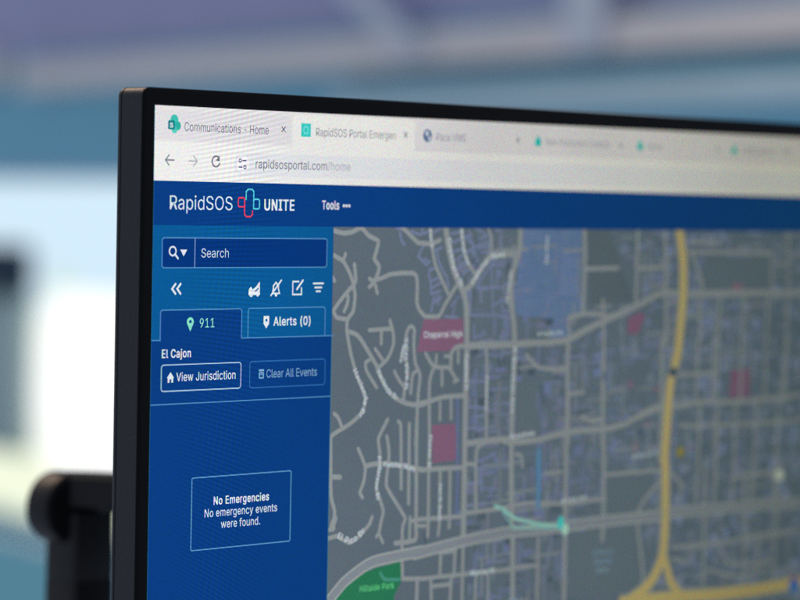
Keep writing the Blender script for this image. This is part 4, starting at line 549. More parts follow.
t.poly([(50.3, 69.0), (52.9, 69.0), (52.9, 71.6), (51.6, 73.2), (50.3, 71.6)], WHITE, 4); t.disc(51.6, 70.4, 0.5, PANEL, 5)
t.text("Alerts (0)", 54.9, 72.6, 72.3, 2.9, WHITE, 4, 0.035)
o = t.build("panel_tab", screen); tag(o, "Alerts tab with a white shield")
t = Draw(up=10); t.outline(4.5, 84.3, 40.2, 92.9, 1.0, 0.38, (170, 200, 226), 3)
t.poly([(6.9, 88.6), (8.5, 86.7), (10.1, 88.6), (9.7, 88.6), (9.7, 90.1), (8.9, 90.1), (8.9, 89.0), (8.1, 89.0), (8.1, 90.1), (7.3, 90.1), (7.3, 88.6)], WHITE, 4)
t.text("View Jurisdiction", 11.1, 37.7, 89.75, 2.8, WHITE, 4, 0.014)
o = t.build("button", screen); tag(o, "bright outlined View Jurisdiction button")
t = Draw(up=10); t.outline(44.3, 84.2, 80.1, 93.0, 1.0, 0.34, (48, 112, 178), 3)
DIM = (134, 178, 214)
t.rect(48.5, 86.9, 50.9, 87.6, DIM, 4); t.outline(48.75, 88.1, 50.65, 89.8, 0.2, 0.45, DIM, 4); t.rect(49.3, 88.5, 50.1, 88.9, DIM, 5)
t.text("Clear All Events", 52.1, 76.2, 89.85, 2.8, DIM, 4)
o = t.build("button", screen); tag(o, "dim outlined Clear All Events button")
t = Draw(up=10); t.outline(18.8, 121.9, 64.6, 145.9, 0.5, 0.34, (98, 158, 206), 3)
t.text("No Emergencies", 28.7, 54.3, 131.3, 2.65, WHITE, 4, 0.045)
t.text("No emergency events", 24.7, 58.2, 135.3, 2.7, (216, 228, 240), 4, 0.014)
t.text("were found.", 32.2, 50.3, 139.3, 2.7, (216, 228, 240), 4, 0.014)
t.build("message_box", screen)

ROADS = [
('r',1.7,[(82.4,39.9),(88.2,40.9),(92.6,40.4),(96.9,39.0),(100.7,41.7),(105.5,43.6),(104.7,47.1),(103.8,49.8),(106.1,52.2),(105.8,54.6),(104.3,57.2)]),
('r',1.6,[(101.5,59.6),(103.4,58.3),(104.3,57.2),(107.5,56.6),(111.9,55.3),(117.0,54.9),(123.5,54.9),(125.5,56.0),(126.1,59.1),(126.0,62.7),(126.0,65.3),(127.4,68.0),(130.4,70.3),(131.1,70.4),(137.0,70.5),(138.7,69.5),(140.9,66.2),(142.8,64.2),(147.1,59.3),(149.4,60.2)]),
('r',1.5,[(101.5,56.7),(103.4,57.6),(104.3,58.5),(105.6,61.8)]),
('r',1.6,[(82.6,48.2),(85.4,49.3),(88.2,50.6),(91.1,54.1),(93.3,58.0),(94.0,60.6),(94.4,62.4),(94.4,63.2),(93.6,68.0),(90.9,70.8),(90.7,74.9),(92.7,82.3),(95.1,88.5)]),
('r',1.4,[(88.2,50.6),(89.3,48.0)]),
('r',1.6,[(93.8,51.7),(94.6,57.1),(93.5,58.9),(89.7,61.9),(85.8,65.5),(84.0,67.8),(85.6,70.0),(90.9,70.8)]),
('r',1.5,[(91.8,59.9),(90.3,61.9),(91.0,63.2),(90.4,65.8),(89.1,67.9)]),
('r',1.6,[(83.1,56.2),(84.0,57.3)]),
('r',1.7,[(90.7,74.9),(93.2,75.4),(97.3,77.4),(106.4,87.9),(106.4,88.8),(111.7,96.0),(117.0,99.5),(121.5,101.0),(126.1,101.8),(131.3,101.8),(126.1,101.6),(133.3,100.8),(141.2,99.5),(152.6,99.4)]),
('r',1.5,[(101.9,74.7),(113.0,74.4)]),
('r',1.4,[(108.0,74.8),(108.0,79.6)]),
('r',1.5,[(112.3,71.5),(114.1,76.2),(114.2,80.2),(111.4,85.0),(107.0,87.9)]),
('r',1.4,[(105.0,81.3),(109.2,85.6)]),
('r',1.4,[(102.2,85.2),(100.3,86.0),(100.7,88.6),(103.3,91.8),(106.1,94.9)]),
('r',1.5,[(119.9,99.8),(120.7,95.0),(121.9,91.0),(121.5,87.4),(119.8,83.8),(120.8,76.8),(121.8,74.6),(123.3,73.7),(125.0,75.1),(124.8,79.5),(125.7,86.7),(128.4,91.2),(127.6,98.3),(127.2,107.2),(126.8,116.1)]),
('r',1.4,[(115.1,89.5),(117.4,92.6),(120.4,95.2)]),
('r',1.4,[(120.0,80.3),(118.2,86.0)]),
('r',1.4,[(126.7,89.6),(124.5,91.1),(123.7,97.5)]),
('r',1.6,[(94.8,88.5),(99.0,95.1),(100.7,98.7),(98.9,103.4),(93.1,107.1),(84.5,110.6),(83.6,112.3),(83.7,114.1),(84.3,131.4),(86.1,136.7),(85.9,140.2),(84.1,143.5)]),
('r',1.5,[(85.2,103.3),(87.1,104.7),(89.1,108.2)]),
('r',1.8,[(84.3,125.1),(88.6,125.5)]),
('r',2.6,[(86.4,139.8),(85.3,141.9),(85.4,143.0)]),
('r',1.6,[(82.7,146.5),(87.9,145.8)]),
('r',1.5,[(87.9,145.8),(93.6,148.6),(97.9,147.1),(103.5,143.1),(105.0,140.4)]),
('r',1.5,[(112.0,106.4),(107.7,112.6),(107.8,115.2),(108.6,120.5),(106.9,130.1),(109.0,134.7),(110.7,138.8),(109.8,141.8),(108.6,146.6)]),
('r',1.3,[(107.4,147.6),(108.6,146.6),(110.8,149.8)]),
('r',1.5,[(111.8,112.3),(112.6,115.4),(113.1,119.5),(112.0,127.8),(112.7,130.9),(121.3,140.8),(122.0,142.6),(120.8,145.2),(120.7,153.6),(121.3,163.5)]),
('r',1.5,[(117.5,107.3),(118.8,108.6),(119.2,115.8),(119.7,131.3)]),
('r',1.5,[(123.3,108.4),(123.4,116.0),(123.7,136.9)]),
('r',1.7,[(127.2,107.2),(127.2,116.1),(127.8,143.0),(127.6,144.8),(127.5,150.1),(117.1,150.5)]),
('r',1.3,[(124.6,141.7),(124.5,149.5)]),
('r',1.3,[(128.3,145.2),(132.6,145.4)]),
('r',1.5,[(97.4,116.0),(101.0,122.3),(100.5,127.6),(98.7,131.4),(100.0,133.2)]),
('r',1.7,[(101.0,122.3),(106.7,121.8),(118.9,122.8),(126.7,124.4),(132.0,125.3),(129.4,125.2),(144.0,125.3),(151.4,125.5)]),
('b',4.3,[(83.6,168.7),(91.4,162.4),(100.7,157.9),(107.0,156.1),(119.8,155.1),(132.8,154.3),(127.6,155.1),(152.8,152.4),(181.8,150.5),(181.3,150.9),(205.3,151.0),(234.4,150.5),(268.5,150.6),(270.6,149.8),(293.1,150.0),(324.1,150.4),(362.4,151.1)]),
('r',2.7,[(140.4,37.7),(141.9,44.9),(145.2,53.8),(149.4,60.2),(150.9,62.5),(152.3,67.0),(153.0,77.9),(153.0,90.1),(153.0,99.2),(153.0,117.4),(153.1,126.5),(153.2,144.7),(153.1,151.0)]),
('r',1.5,[(153.2,153.3),(153.1,173.8)]),
('r',1.7,[(117.2,38.3),(119.8,40.0),(123.1,42.2),(126.4,44.2),(127.7,44.2),(133.0,44.4),(137.6,43.1)]),
('r',1.5,[(132.2,38.2),(133.3,44.9),(135.2,51.6),(139.0,57.4),(142.5,62.4)]),
('r',1.5,[(148.8,38.1),(150.4,46.6),(153.2,51.6),(156.8,55.2)]),
('r',2.2,[(150.8,61.5),(155.2,58.9),(159.4,53.9),(164.1,49.4),(168.9,48.2),(178.7,48.1),(180.1,48.4)]),
('r',1.5,[(163.4,38.4),(165.3,42.5),(165.4,48.0)]),
('r',2.5,[(181.5,37.8),(181.1,47.0),(177.8,54.0),(176.7,63.2),(177.5,67.8),(179.2,77.0),(179.6,90.9),(178.9,100.1),(178.7,118.6),(179.2,132.5),(179.9,146.4),(180.6,155.3),(181.2,176.3)]),
('r',2.0,[(218.3,38.0),(219.1,49.4),(218.7,59.8),(218.6,69.7)]),
('r',2.6,[(152.8,81.3),(179.7,81.4),(174.1,81.3),(202.5,81.0),(211.2,80.0),(220.0,76.9),(231.8,73.5),(253.0,67.4),(266.6,63.3),(284.5,63.8),(314.8,63.7),(358.9,64.1)]),
('r',1.8,[(210.2,72.0),(219.8,70.7),(231.8,71.3)]),
('r',1.4,[(210.6,72.0),(210.5,80.0)]),
('r',1.6,[(144.6,89.4),(144.8,84.0),(147.4,81.6),(152.8,81.3)]),
('r',1.4,[(148.4,81.8),(148.6,87.3)]),
('r',1.5,[(131.2,83.7),(135.6,88.3),(142.9,88.9),(144.2,89.4),(147.7,93.6)]),
('r',1.3,[(148.7,93.6),(146.4,94.2)]),
('r',1.3,[(136.8,84.3),(136.6,88.3)]),
('r',1.3,[(141.4,84.8),(144.5,84.9)]),
('r',1.5,[(135.9,88.3),(133.4,94.5),(134.1,116.5),(133.9,123.2),(134.2,143.4),(134.0,149.2)]),
('r',1.4,[(139.9,89.8),(140.1,95.2)]),
('r',1.3,[(139.3,101.4),(139.4,107.7)]),
('r',1.3,[(145.1,100.3),(145.3,107.5)]),
('r',1.5,[(140.0,125.8),(140.2,143.8),(139.6,149.2)]),
('r',1.5,[(145.3,125.6),(145.5,144.2),(145.3,146.9)]),
('l',1.3,[(148.6,100.4),(149.1,117.2),(149.4,126.3),(149.2,144.4)]),
('r',1.6,[(151.9,143.2),(135.2,143.0),(127.3,142.9),(124.7,143.5)]),
('r',1.6,[(163.7,82.7),(164.3,90.5),(164.4,104.2),(164.4,116.1),(159.4,120.0),(159.7,141.4)]),
('r',2.3,[(153.2,116.9),(169.6,116.3),(180.8,116.4),(175.2,117.5),(192.9,117.4),(203.6,116.0),(218.3,115.0),(233.2,115.0),(245.4,113.6),(257.6,109.5),(269.4,106.8)]),
('r',2.0,[(254.6,111.3),(265.7,108.6),(292.6,106.9),(319.1,107.7),(360.6,106.5)]),
('r',1.4,[(153.4,124.2),(159.5,124.8)]),
('r',1.6,[(153.9,142.2),(170.4,141.9),(181.5,141.0),(175.9,141.6),(190.0,140.8),(211.8,142.4),(226.6,141.9),(234.1,141.9)]),
('r',2.2,[(210.2,80.9),(210.2,91.8),(210.5,101.2),(210.3,120.1),(210.5,124.8),(210.5,148.5),(210.8,155.1),(210.8,178.8)]),
('r',1.6,[(186.2,85.5),(192.0,89.8),(199.2,91.0),(210.1,91.1)]),
('r',1.5,[(127.9,164.2),(153.2,164.5),(182.3,164.7),(176.6,164.3),(194.4,164.5)]),
('r',1.3,[(129.2,165.0),(129.1,171.7)]),
('r',1.5,[(141.2,155.4),(140.9,164.2)]),
('r',1.5,[(148.8,155.9),(148.5,164.8)]),
('r',1.5,[(140.8,155.8),(149.2,155.5)]),
('r',1.5,[(136.1,164.7),(136.7,172.4)]),
('r',1.5,[(136.5,167.4),(146.9,167.6)]),
('r',1.5,[(147.1,164.7),(146.7,173.3)]),
('r',1.3,[(160.4,164.8),(160.3,174.4)]),
('r',1.3,[(167.3,165.4),(167.2,175.1)]),
('r',1.8,[(180.4,151.1),(180.9,176.2)]),
('r',1.6,[(121.3,163.5),(133.1,164.4)]),
('r',1.3,[(128.8,164.6),(128.6,171.7)]),
('w',1.2,[(109.6,160.1),(112.0,162.9),(120.0,163.6)]),
('r',1.5,[(195.1,154.5),(195.1,177.5)]),
('g',1.4,[(172.5,121.1),(172.8,141.4)]),
('g',1.4,[(171.4,95.2),(171.4,118.2)]),
('r',1.4,[(181.3,122.2),(184.5,123.0),(185.3,126.8)]),
('r',1.3,[(198.3,130.1),(207.7,130.1)]),
('r',1.8,[(250.8,38.0),(250.5,65.8)]),
('r',1.6,[(219.8,53.7),(239.0,53.4)]),
('r',1.4,[(252.5,53.5),(265.0,53.5)]),
('r',2.0,[(267.6,37.9),(269.8,81.7),(267.3,81.7),(267.8,113.0),(267.1,128.7)]),
('r',2.0,[(231.5,97.2),(231.9,121.1),(232.7,121.2),(233.3,150.0),(232.9,157.7)]),
('r',1.6,[(230.4,65.6),(231.9,92.4)]),
('r',1.5,[(233.2,132.7),(267.8,132.7)]),
('r',1.4,[(211.9,100.8),(220.0,100.6)]),
('r',1.5,[(218.8,109.6),(224.1,111.7),(231.6,111.5)]),
('r',1.6,[(268.0,137.0),(258.6,143.7),(255.1,147.6),(254.1,151.4),(258.6,173.2),(256.9,178.1)]),
('r',1.7,[(285.2,48.0),(292.2,59.9),(291.1,67.9),(291.7,82.2)]),
('r',1.5,[(283.8,43.3),(303.4,43.6)]),
('r',1.5,[(252.5,53.5),(267.5,53.1)]),
('r',1.6,[(304.1,64.0),(303.8,82.4),(303.1,106.5)]),
('r',1.6,[(320.2,64.2),(319.8,82.8),(319.1,107.0)]),
('r',1.6,[(336.6,64.3),(336.2,83.1),(335.5,107.6)]),
('r',1.6,[(350.4,64.5),(350.1,83.4),(349.4,108.1)]),
('r',1.6,[(283.3,47.2),(338.6,47.6)]),
('r',1.5,[(338.6,47.6),(339.3,63.5)]),
('r',1.5,[(349.4,38.1),(350.4,63.6)]),
('r',1.6,[(292.6,106.9),(292.1,130.0),(291.2,145.9)]),
('r',1.6,[(304.4,107.3),(304.0,130.6),(303.0,146.6)]),
('r',1.6,[(316.5,107.8),(316.0,131.2),(315.0,147.3)]),
('r',1.6,[(330.0,108.2),(329.6,131.9),(328.6,148.2)]),
('r',1.6,[(345.2,108.8),(344.8,132.7),(343.8,149.1)]),
('r',1.5,[(276.7,95.6),(302.7,95.6)]),
('r',1.4,[(290.4,82.1),(290.0,106.8)]),
('r',1.4,[(300.9,82.4),(300.5,107.2)]),
('r',1.5,[(351.2,83.4),(346.6,108.0)]),
('r',1.5,[(280.0,115.9),(327.6,117.1),(361.0,116.9)]),
('r',1.8,[(296.9,130.2),(297.3,182.6)]),
('r',1.6,[(345.9,132.7),(344.6,182.7)]),
('r',1.6,[(314.2,138.2),(344.5,137.5)]),
('r',1.6,[(277.0,163.8),(313.6,164.1),(335.8,162.8),(362.9,162.8)]),
('r',1.5,[(308.3,166.6),(314.0,172.6),(329.8,174.8),(342.7,173.9)]),
('r',1.5,[(300.1,174.4),(320.5,178.8),(333.1,177.0)]),
('r',1.5,[(334.2,162.7),(333.1,177.0)]),
('r',1.4,[(277.1,167.9),(286.2,170.5)]),
('r',1.5,[(275.9,134.7),(282.1,139.6),(279.3,145.9)]),
('r',1.5,[(275.9,175.2),(285.1,181.6)]),
('r',1.5,[(323.6,135.7),(324.6,180.6)]),
('y',4.6,[(276.5,37.8),(279.5,50.4),(280.0,64.6),(278.1,81.9),(277.1,88.2),(273.0,99.1),(271.2,119.5),(270.5,128.9),(271.1,131.6),(271.8,151.9),(270.8,165.6),(265.5,174.4),(258.4,179.3),(248.4,183.0)]),
('y',3.8,[(271.9,167.5),(276.0,177.1),(282.2,182.7)]),
('y',5.0,[(244.1,182.8),(265.8,183.2),(286.7,184.0),(309.8,185.0),(333.4,185.2),(352.9,184.8),(376.1,184.5)]),
]
AREAS = {
'pink':[[(129.8,71.4),(150.8,71.5),(151.4,80.8),(147.4,81.4),(144.7,83.0),(126.5,82.9)],[(135.2,109.3),(147.9,109.4),(148.4,117.2),(148.2,122.6),(135.9,123.1),(135.4,116.5)],[(312.6,94.7),(325.4,94.7),(325.2,106.0),(311.7,106.0)],[(245.8,72.7),(253.1,70.5),(256.3,72.1),(252.2,79.0),(245.4,78.9)]],
'green':[[(86.0,168.9),(93.3,163.4),(100.8,159.8),(108.3,158.5),(120.5,157.2),(120.8,163.4),(120.1,165.2),(117.3,168.9),(116.7,171.6)]],
'blue':[[(183.3,38.0),(216.9,38.5),(216.9,61.7),(216.8,70.7),(210.2,71.5),(209.8,79.7),(200.3,79.5),(198.6,72.2),(180.1,70.6),(179.5,63.2),(180.3,54.9)]],
'olive':[[(220.2,38.5),(233.3,38.4),(248.6,65.8),(238.9,67.2),(222.7,67.8)]],
'sage':[[(180.8,95.5),(192.2,96.4),(193.4,115.8),(180.8,115.9)],[(214.3,154.3),(254.5,153.0),(257.8,164.7),(256.8,175.5),(239.6,179.1),(215.8,178.4)],[(234.6,134.2),(264.1,134.9),(255.0,145.3),(253.7,149.3),(235.1,149.0)],[(302.3,49.6),(337.3,48.4),(337.9,62.3),(292.2,61.9),(293.1,48.8)]],
}
# ---- map
ROAD, ROADD, LIL, YEL = (147, 154, 158), (120, 130, 138), (114, 126, 164), (196, 178, 112)
LILAC_LANES = [[(129.1,44.9),(126.2,48.9),(130.6,52.0),(132.2,50.9),(129.9,49.8),(128.6,50.7)],[(132.6,53.4),(132.0,55.6),(133.0,57.8),(137.6,56.5)],[(136.5,52.9),(132.3,53.8)],[(134.1,60.1),(139.3,57.9)],[(133.0,57.8),(133.5,62.3),(138.1,61.4)],[(135.0,46.7),(138.7,45.8)],[(136.0,47.1),(137.2,51.1),(140.6,55.6)],[(141.3,55.6),(142.7,60.1)],[(143.5,40.8),(148.8,40.1)],[(144.3,43.9),(154.3,41.0)],[(145.0,47.1),(149.7,46.2)],[(146.5,50.2),(156.4,45.3),(164.6,43.4)],[(147.6,53.0),(152.5,50.7)],[(150.9,41.7),(155.8,45.3),(155.2,48.9)],[(156.2,38.5),(161.8,40.7)],[(158.4,42.5),(163.2,41.6)],[(157.8,46.2),(164.7,44.8)],[(152.9,39.9),(158.0,50.7)],[(150.0,55.7),(155.3,52.5)],[(156.9,60.2),(172.0,60.4)],[(165.6,51.6),(166.6,63.1)],[(166.2,52.1),(173.2,52.1)],[(158.2,59.3),(166.2,51.2)],[(167.2,39.3),(170.7,39.7),(170.9,47.1)],[(128.2,38.7),(128.0,40.9),(132.2,40.0)],[(134.2,40.4),(138.4,38.6)],[(134.9,63.6),(133.7,68.5)],[(134.9,65.4),(138.8,63.7)],[(141.0,70.5),(147.7,71.0)],[(144.3,66.9),(146.9,64.2),(145.0,70.5)],[(154.5,70.2),(175.2,70.7)],[(166.6,64.0),(167.1,69.5)],[(167.4,66.7),(173.6,64.5)],[(171.5,64.0),(172.3,68.6)],[(156.6,73.9),(156.8,78.9)],[(157.4,78.4),(162.9,77.2),(161.5,76.2)],[(175.2,71.4),(176.1,78.3)],[(171.2,78.2),(171.3,80.1)],[(158.5,90.3),(157.9,94.8),(158.8,110.8)],[(154.5,94.5),(163.4,94.5)],[(154.8,103.6),(163.7,104.2)],[(154.7,111.3),(163.6,111.7)],[(158.3,107.6),(163.8,106.9)],[(165.4,93.2),(171.7,93.0)],[(166.2,97.6),(176.0,97.7)],[(160.5,123.7),(167.0,122.2),(169.7,120.9)],[(162.6,123.8),(162.5,133.4)],[(163.7,128.4),(167.2,128.8)],[(173.4,126.4),(177.6,126.4)],[(116.6,40.5),(117.3,43.1),(119.0,44.9)],[(114.6,38.8),(117.2,39.4)],[(122.4,40.0),(127.0,41.3)]]
mp = Draw()
mp.rect(157, 38.75, SW, SH, (101, 115, 128), 1.2)
for i, p in enumerate(LILAC_LANES): mp.strip(p, 1.0, (120, 131, 166), 2.45 + 0.001*i)
rnd = random.Random(11)
for p in AREAS['blue']: mp.poly(p, (102, 126, 166), 1.4)
for p in AREAS['sage']: mp.poly(p, (102, 116, 126), 1.5)
for p in AREAS['olive']: mp.poly(p, (95, 108, 116), 1.5)
for p in AREAS['green']: mp.poly(p, (42, 122, 84), 2.4)
for p in AREAS['pink']: mp.poly(p, (134, 97, 124), 2.4)
keep = AREAS['sage'] + AREAS['olive'] + AREAS['green'] + AREAS['pink']
def free(u, v): return not any(inside((u, v), p) for p in keep)

k = 0
while k < 2400:
    u, v = rnd.uniform(128, 400), rnd.uniform(38.9, 210)
    left = u < 153
    if left and v > 76 and v < 148 : continue
    if u < 128 + max(0, (v - 60))*0.3 and v < 76: continue
    if rnd.random() > (0.15 if left else 0.9): k += 1; continue
    a, b = rnd.uniform(1.2, 6.5), rnd.uniform(0.8, 4.5)
    if rnd.random() < 0.35: a, b = rnd.uniform(5, 10), rnd.uniform(0.5, 0.9)
    elif rnd.random() < 0.3: a, b = rnd.uniform(0.8, 1.3), rnd.uniform(3, 9)
    v = max(v, 39.2 + b/2)
    k += 1
    if not all(free(u + x, v + y) for x in (-a/2, 0, a/2) for y in (-b/2, 0, b/2)): continue
    inb = inside((u, v), AREAS['blue'][0])
    c = rnd.choice(((108, 130, 170), (94, 120, 158), (106, 130, 166))) if inb else rnd.choice((LIL, (108, 121, 152), (118, 128, 160), (106, 119, 148), (116, 124, 150), (104, 116, 130), (110, 122, 134), (86, 100, 112), (80, 94, 108)))
    if u > 190 and not inb: c = tuple(int(x*(1 + 0.16*min(1, (u - 190)/120))) for x in c)
    mp.rect(u - a/2, v - b/2, u + a/2, v + b/2, c, 1.6 + 0.0003*k)
# alleys and drives, thin and lilac
for i in range(420):
    u, v = rnd.uniform(126, 380), rnd.uniform(40, 200); L_ = rnd.uniform(3, 13); ang = rnd.choice((0, 90)) + rnd.uniform(-2, 2)
    if u < 153:
        continue
    q = [(u, v), (u + L_*cos(radians(ang)), v + L_*sin(radians(ang)))]
    if rnd.random() < 0.5: q.append((q[1][0] - 3.5*sin(radians(ang)), q[1][1] + 3.5*cos(radians(ang))))
    if not all(free(*p) and p[1] > 39.4 and (u > 153 or p[0] < 156) for p in q): continue
    mp.strip(q, rnd.uniform(0.7, 1.15), rnd.choice(((122, 132, 168), (114, 126, 160), (126, 134, 160))), 2.42 + 0.0003*i, caps=False)
for i in range(230):
    u, v = rnd.uniform(158, 385), rnd.uniform(40, 200); L_ = rnd.uniform(7, 22)
    q = [(u, v), (u + L_, v - L_*0.04)] if rnd.random() < 0.5 else [(u, v), (u + L_*0.02, v + L_)]
    if all(free(*p) for p in q + [((q[0][0] + q[1][0])/2, (q[0][1] + q[1][1])/2)]): mp.strip(q, rnd.uniform(0.8, 1.3), rnd.choice(((130, 140, 148), (136, 142, 152), (124, 136, 148))), 2.585 + 0.00005*i, caps=False)
for i in range(9): mp.rect(205.5 - (i % 2), 47 + 1.9*i, 216, 48 + 1.9*i, (114, 134, 178), 2.57)
for u, v, a, b in ((262.5, 100.5, 6, 1.0), (250.5, 121, 3, 4), (258, 113.5, 3, 1.2), (285, 124, 4, 1), (247, 97, 2, 3), (312, 60, 7, 3)): mp.rect(u, v, u+a, v+b, (142, 112, 134), 2.58)
kk = 0
for kind, wd, pts in sorted(ROADS, key=lambda r: {'l': 0, 'w': 0, 'g': 1, 'r': 2, 'b': 4, 'y': 5}[r[0]]):
    kk += 1; lay = 2.6 + 0.01*kk
    s_ = smooth(pts)
    if kind == 'b':
        mp.strip(s_, wd, (158, 166, 168), lay, caps=False); mp.strip(s_, wd - 1.5, (134, 142, 152), lay + 0.4, caps=False)
    elif kind == 'y':
        mp.strip(s_, wd + 1.6, (140, 146, 146), lay, caps=False); mp.strip(s_, wd*0.9, YEL, lay + 0.4, caps=False)
    elif kind == 'l': mp.strip(s_, wd, (104, 118, 160), lay, caps=False)
    elif kind == 'w': mp.strip(s_, wd, (72, 150, 130), lay, caps=False)
    elif kind == 'g': mp.strip(s_, wd, ROADD, lay)
    else: mp.strip(s_, wd, ROAD, lay)
# the rest of the street grid, beyond the part the photograph frames
for i in range(9): mp.strip([(372 + 17*i, 39), (374 + 17*i + rnd.uniform(-3, 3), SH)], rnd.uniform(1.4, 2.4), ROAD, 3.95 + .01*i, caps=False)
for i in range(12): mp.strip([(366, 52 + 20.5*i), (SW, 48 + 20.5*i + rnd.uniform(-3, 3))], rnd.uniform(1.4, 2.2), ROAD, 4.1 + .01*i, caps=False)
for i in range(20): mp.strip([(96 + 15*i, 206 + rnd.uniform(0, 8)), (92 + 15*i, SH)], rnd.uniform(1.3, 2.2), ROAD, 4.3 + .01*i, caps=False)
for i in range(5): mp.strip([(86, 222 + 15*i), (SW, 214 + 15*i)], rnd.uniform(1.3, 2.2), ROAD, 4.6 + .01*i, caps=False)
mp.build("street_map", screen)
LW = (196, 208, 218)
def place_name(t, u0, u1, base, cap, c, bold=0.03):
    lb = Draw(); lb.text(t, u0, u1, base, cap, c, 8, bold); lb.build("place_name", screen)
place_name("Hillside Park", 99.4, 116.9, 166.4, 2.1, (98, 206, 132))
place_name("Chaparral High", 129.9, 150.4, 78.0, 2.2, (206, 214, 226))
for txt, pth, cap in (("Hacienda Dr", [(94.6,88.0),(99.0,95.1),(100.7,98.7),(99.4,102.6),(97.6,104.9)], 1.7), ("Hacienda Dr", [(106.5,88.8),(111.7,96.0),(116.6,99.3)], 1.7),
     ("Valley View Pl", [(120.9,77.7),(121.1,87.4),(121.6,91.9),(121.0,96.2)], 1.6), ("Shadow Ct", [(119.6,80.3),(118.0,86.3)], 1.3), ("Anderson Dr", [(107.9,118.9),(108.6,122.7),(106.9,130.1),(108.0,134.9)], 1.6),
     ("Fletcher Pkwy", [(110.3,122.2),(118.9,123.0),(126.9,124.8)], 1.7), ("Pioneer St", [(134.4,112.7),(134.1,124.7)], 1.5), ("Hart Dr South", [(140.2,130.5),(140.1,144.0)], 1.5),
     ("El Pico Dr", [(87.9,145.7),(93.6,148.3),(97.9,147.1),(101.2,144.5)], 2.0), ("Cuyamaca St", [(142.2,42.2),(145.2,52.9),(149.8,59.7)], 1.8), ("Marshall Ave", [(148.8,39.2),(150.8,48.0),(153.2,52.0)], 1.5),
     ("Fletcher Pkwy", [(155.2,58.9),(159.4,53.9),(164.8,49.4),(173.1,48.0)], 1.8), ("Cuyamaca St", [(153.0,84.3),(153.2,97.3)], 1.8), ("Paso St", [(132.2,39.4),(133.4,46.0)], 1.5),
     ("N Marshall Ave", [(179.6,82.0),(178.9,93.0),(178.7,107.0)], 1.6), ("Murray Dr", [(157.3,164.5),(171.1,164.4)], 1.7), ("Pinecrest", [(164.2,92.3),(164.4,105.5)], 1.4),
     ("Vernon Way", [(196.6,41.0),(196.6,52.0)], 1.5), ("Johnson Av", [(176.6,54),(174.4,66)], 1.5), ("W Bradley Ave", [(192,78),(207,77.5)], 1.6), ("Broadway", [(178,115.6),(192,114.6)], 1.6), ("W Park Ave", [(208,141.5),(223,140.5)], 1.5), ("Gillespie", [(250,126.8),(266,125.6)], 1.5)):
    lb = Draw(); lb.path_text(txt, pth, cap*1.08, LW, 8.2, 0.05); lb.build("street_name", screen)
lb = Draw()
for v, u0, u1, txt in ((162.4, 227.6, 240.0, "Civic"), (165.9, 228.0, 239.6, "Center"), (169.3, 229.6, 237.6, "Mall")): lb.text(txt, u0, u1, v + 0.9, 2.1, (128, 158, 184), 8, 0.02)
lb.build("place_name", screen)
def marker(*shapes):
    mk = Draw()
    for f, a in shapes: getattr(mk, f)(*a)
    return mk.build("map_marker", screen)
MINT = (150, 205, 196)
marker(("strip", ([(194.4, 121.5), (194.7, 142.0)], 2.3, (92, 142, 186), 7)))
marker(("strip", ([(170.3, 140.7), (174.5, 141.9), (181.1, 145.9), (193.1, 148.6), (207, 150.6)], 1.3, MINT, 8)), ("strip", ([(180, 149.4), (206.7, 151.1)], 1.0, (140, 190, 186), 8.3)),
       ("strip", ([(173.5, 141.6), (180.2, 149.2)], 0.9, (128, 178, 178), 8.5)), ("disc", (208.0, 149.4, 1.9, (70, 208, 208), 9, 18, 2.6)), ("disc", (210.6, 152.0, 1.9, (176, 222, 206), 9.3, 18, 2.2)))
marker(("disc", (280.4, 126.2, 2.6, (150, 140, 40), 9, 18, 2.2)))
marker(("disc", (347.1, 139.0, 3.0, (206, 216, 210), 9, 18, 2.4)))
marker(("disc", (359.4, 185.6, 3.6, (52, 118, 214), 9, 18, 2.8)), ("rect", (357, 182.2, 361.6, 183.6, (160, 60, 140), 9.3)))
marker(("disc", (274.7, 94.4, 2.4, (62, 84, 96), 9, 18, 2.0)))
marker(("disc", (266.5, 187.0, 3.6, (62, 82, 100), 9, 18, 2.3)))
marker(("disc", (181, 178, 2.6, (150, 170, 188), 9)), ("disc", (181, 178, 1.6, (96, 116, 140), 9.3)))


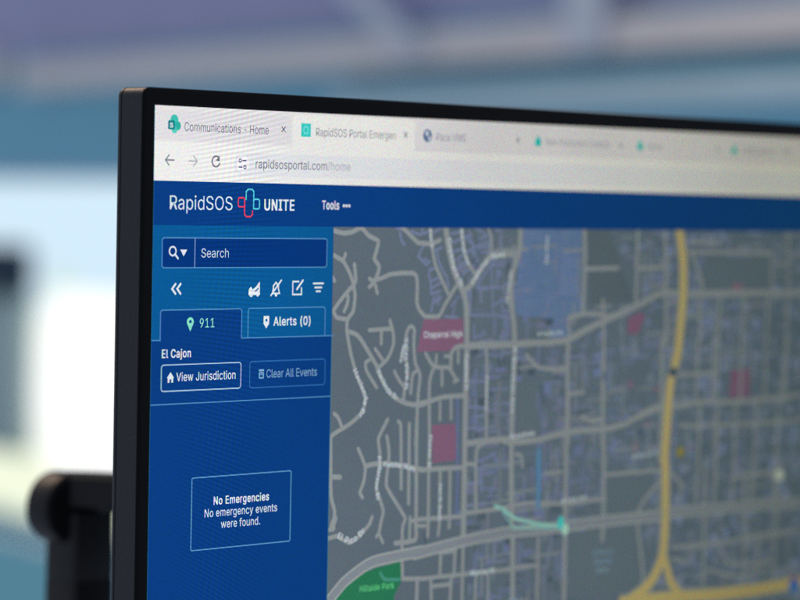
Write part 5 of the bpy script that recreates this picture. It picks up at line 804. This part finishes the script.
# ------------------------------------------------------------------ monitor arm behind the screen
m_arm = mat("black_arm_plastic", (0.007, 0.007, 0.008), 0.48, 0.30, 0.08, 200.0, 0.1)
m_armd = mat("matt_black_cap", (0.004, 0.004, 0.005), 0.75, 0.12)
AX, AY, AZ = 0.1516, 0.2213, SCREEN_Z - 0.1588
BASE = SCREEN_Z - 0.62
arm = thing("support_arm", "black jointed arm with a round knuckle behind the left edge of the monitor", "monitor arm", (AX, AY, BASE))
KZ = AZ - BASE
def ring_xz(y, r, n=48): return [(r*cos(2*pi*i/n), y, KZ + r*sin(2*pi*i/n)) for i in range(n)]
b = MB(); b.loft([ring_xz(y, r) for y, r in ((0.0062, .0130), (0.0072, .0143), (0.0066, 0.0148), (0.0055, .0150), (-0.0045, .0150), (-0.0058, .0148), (-0.0064, .0141))], m_arm)
b.build("knuckle", arm, smooth=True)
b = MB(); b.loft([ring_xz(y, r) for y, r in ((-0.0064, .0140), (-0.0076, .0137), (-0.0080, .0129))], m_armd)
b.build("knuckle_cap", arm, smooth=True)
b = MB()
def rect_ring(z, hx, hy, r=0.003):
    return [(u*1.0 + 0.0072, v - 0.0022, z) for u, v in rrect(-hx, -hy, hx, hy, r)]
b.loft([rect_ring(z, hx, hy) for z, hx, hy in ((0.012, .0116, .0106), (KZ - 0.0305, .0114, .0104), (KZ - 0.030, .0111, .0101), (KZ - 0.0295, .0111, .0101), (KZ - 0.029, .0113, .0103), (KZ - 0.0015, .0112, .0100))], m_arm)
b.build("post", arm, smooth=True)
tgt = Vector((0.2635 - AX, 0.043 - AY, 0)); L = tgt.length; dr = tgt.normalized(); sd = Vector((-dr.y, dr.x, 0))
b = MB()
rings = []
for s_, lo, hi, h in ((0.0, 0.001, 0.0148, 0.007), (0.012, 0.001, 0.0149, 0.0075), (0.03, -0.001, 0.0146, 0.009), (L*0.6, -0.010, 0.012, 0.010), (L - 0.004, -0.014, 0.014, 0.012)):
    c = dr*s_
    rings.append([tuple(c + sd*x + Vector((0, 0, KZ + z))) for x, z in ((-h, lo), (h, lo), (h, hi - .002), (h - .002, hi), (-h + .002, hi), (-h, hi - .002))])
b.loft(rings, m_arm); b.build("link", arm, smooth=True)
b = MB(); b.box((tgt.x, tgt.y - 0.0012, KZ), (0.10, 0.0035, 0.10), m_arm); b.build("mounting_plate", arm, bevel=0.001)
b = MB(); b.loft([[(x + 0.0055, y, z) for x, y in rrect(-.07, -.06, .07, .06, .01)] for z in (0.0, 0.010, 0.012)], m_arm); b.build("base_plate", arm, smooth=True)
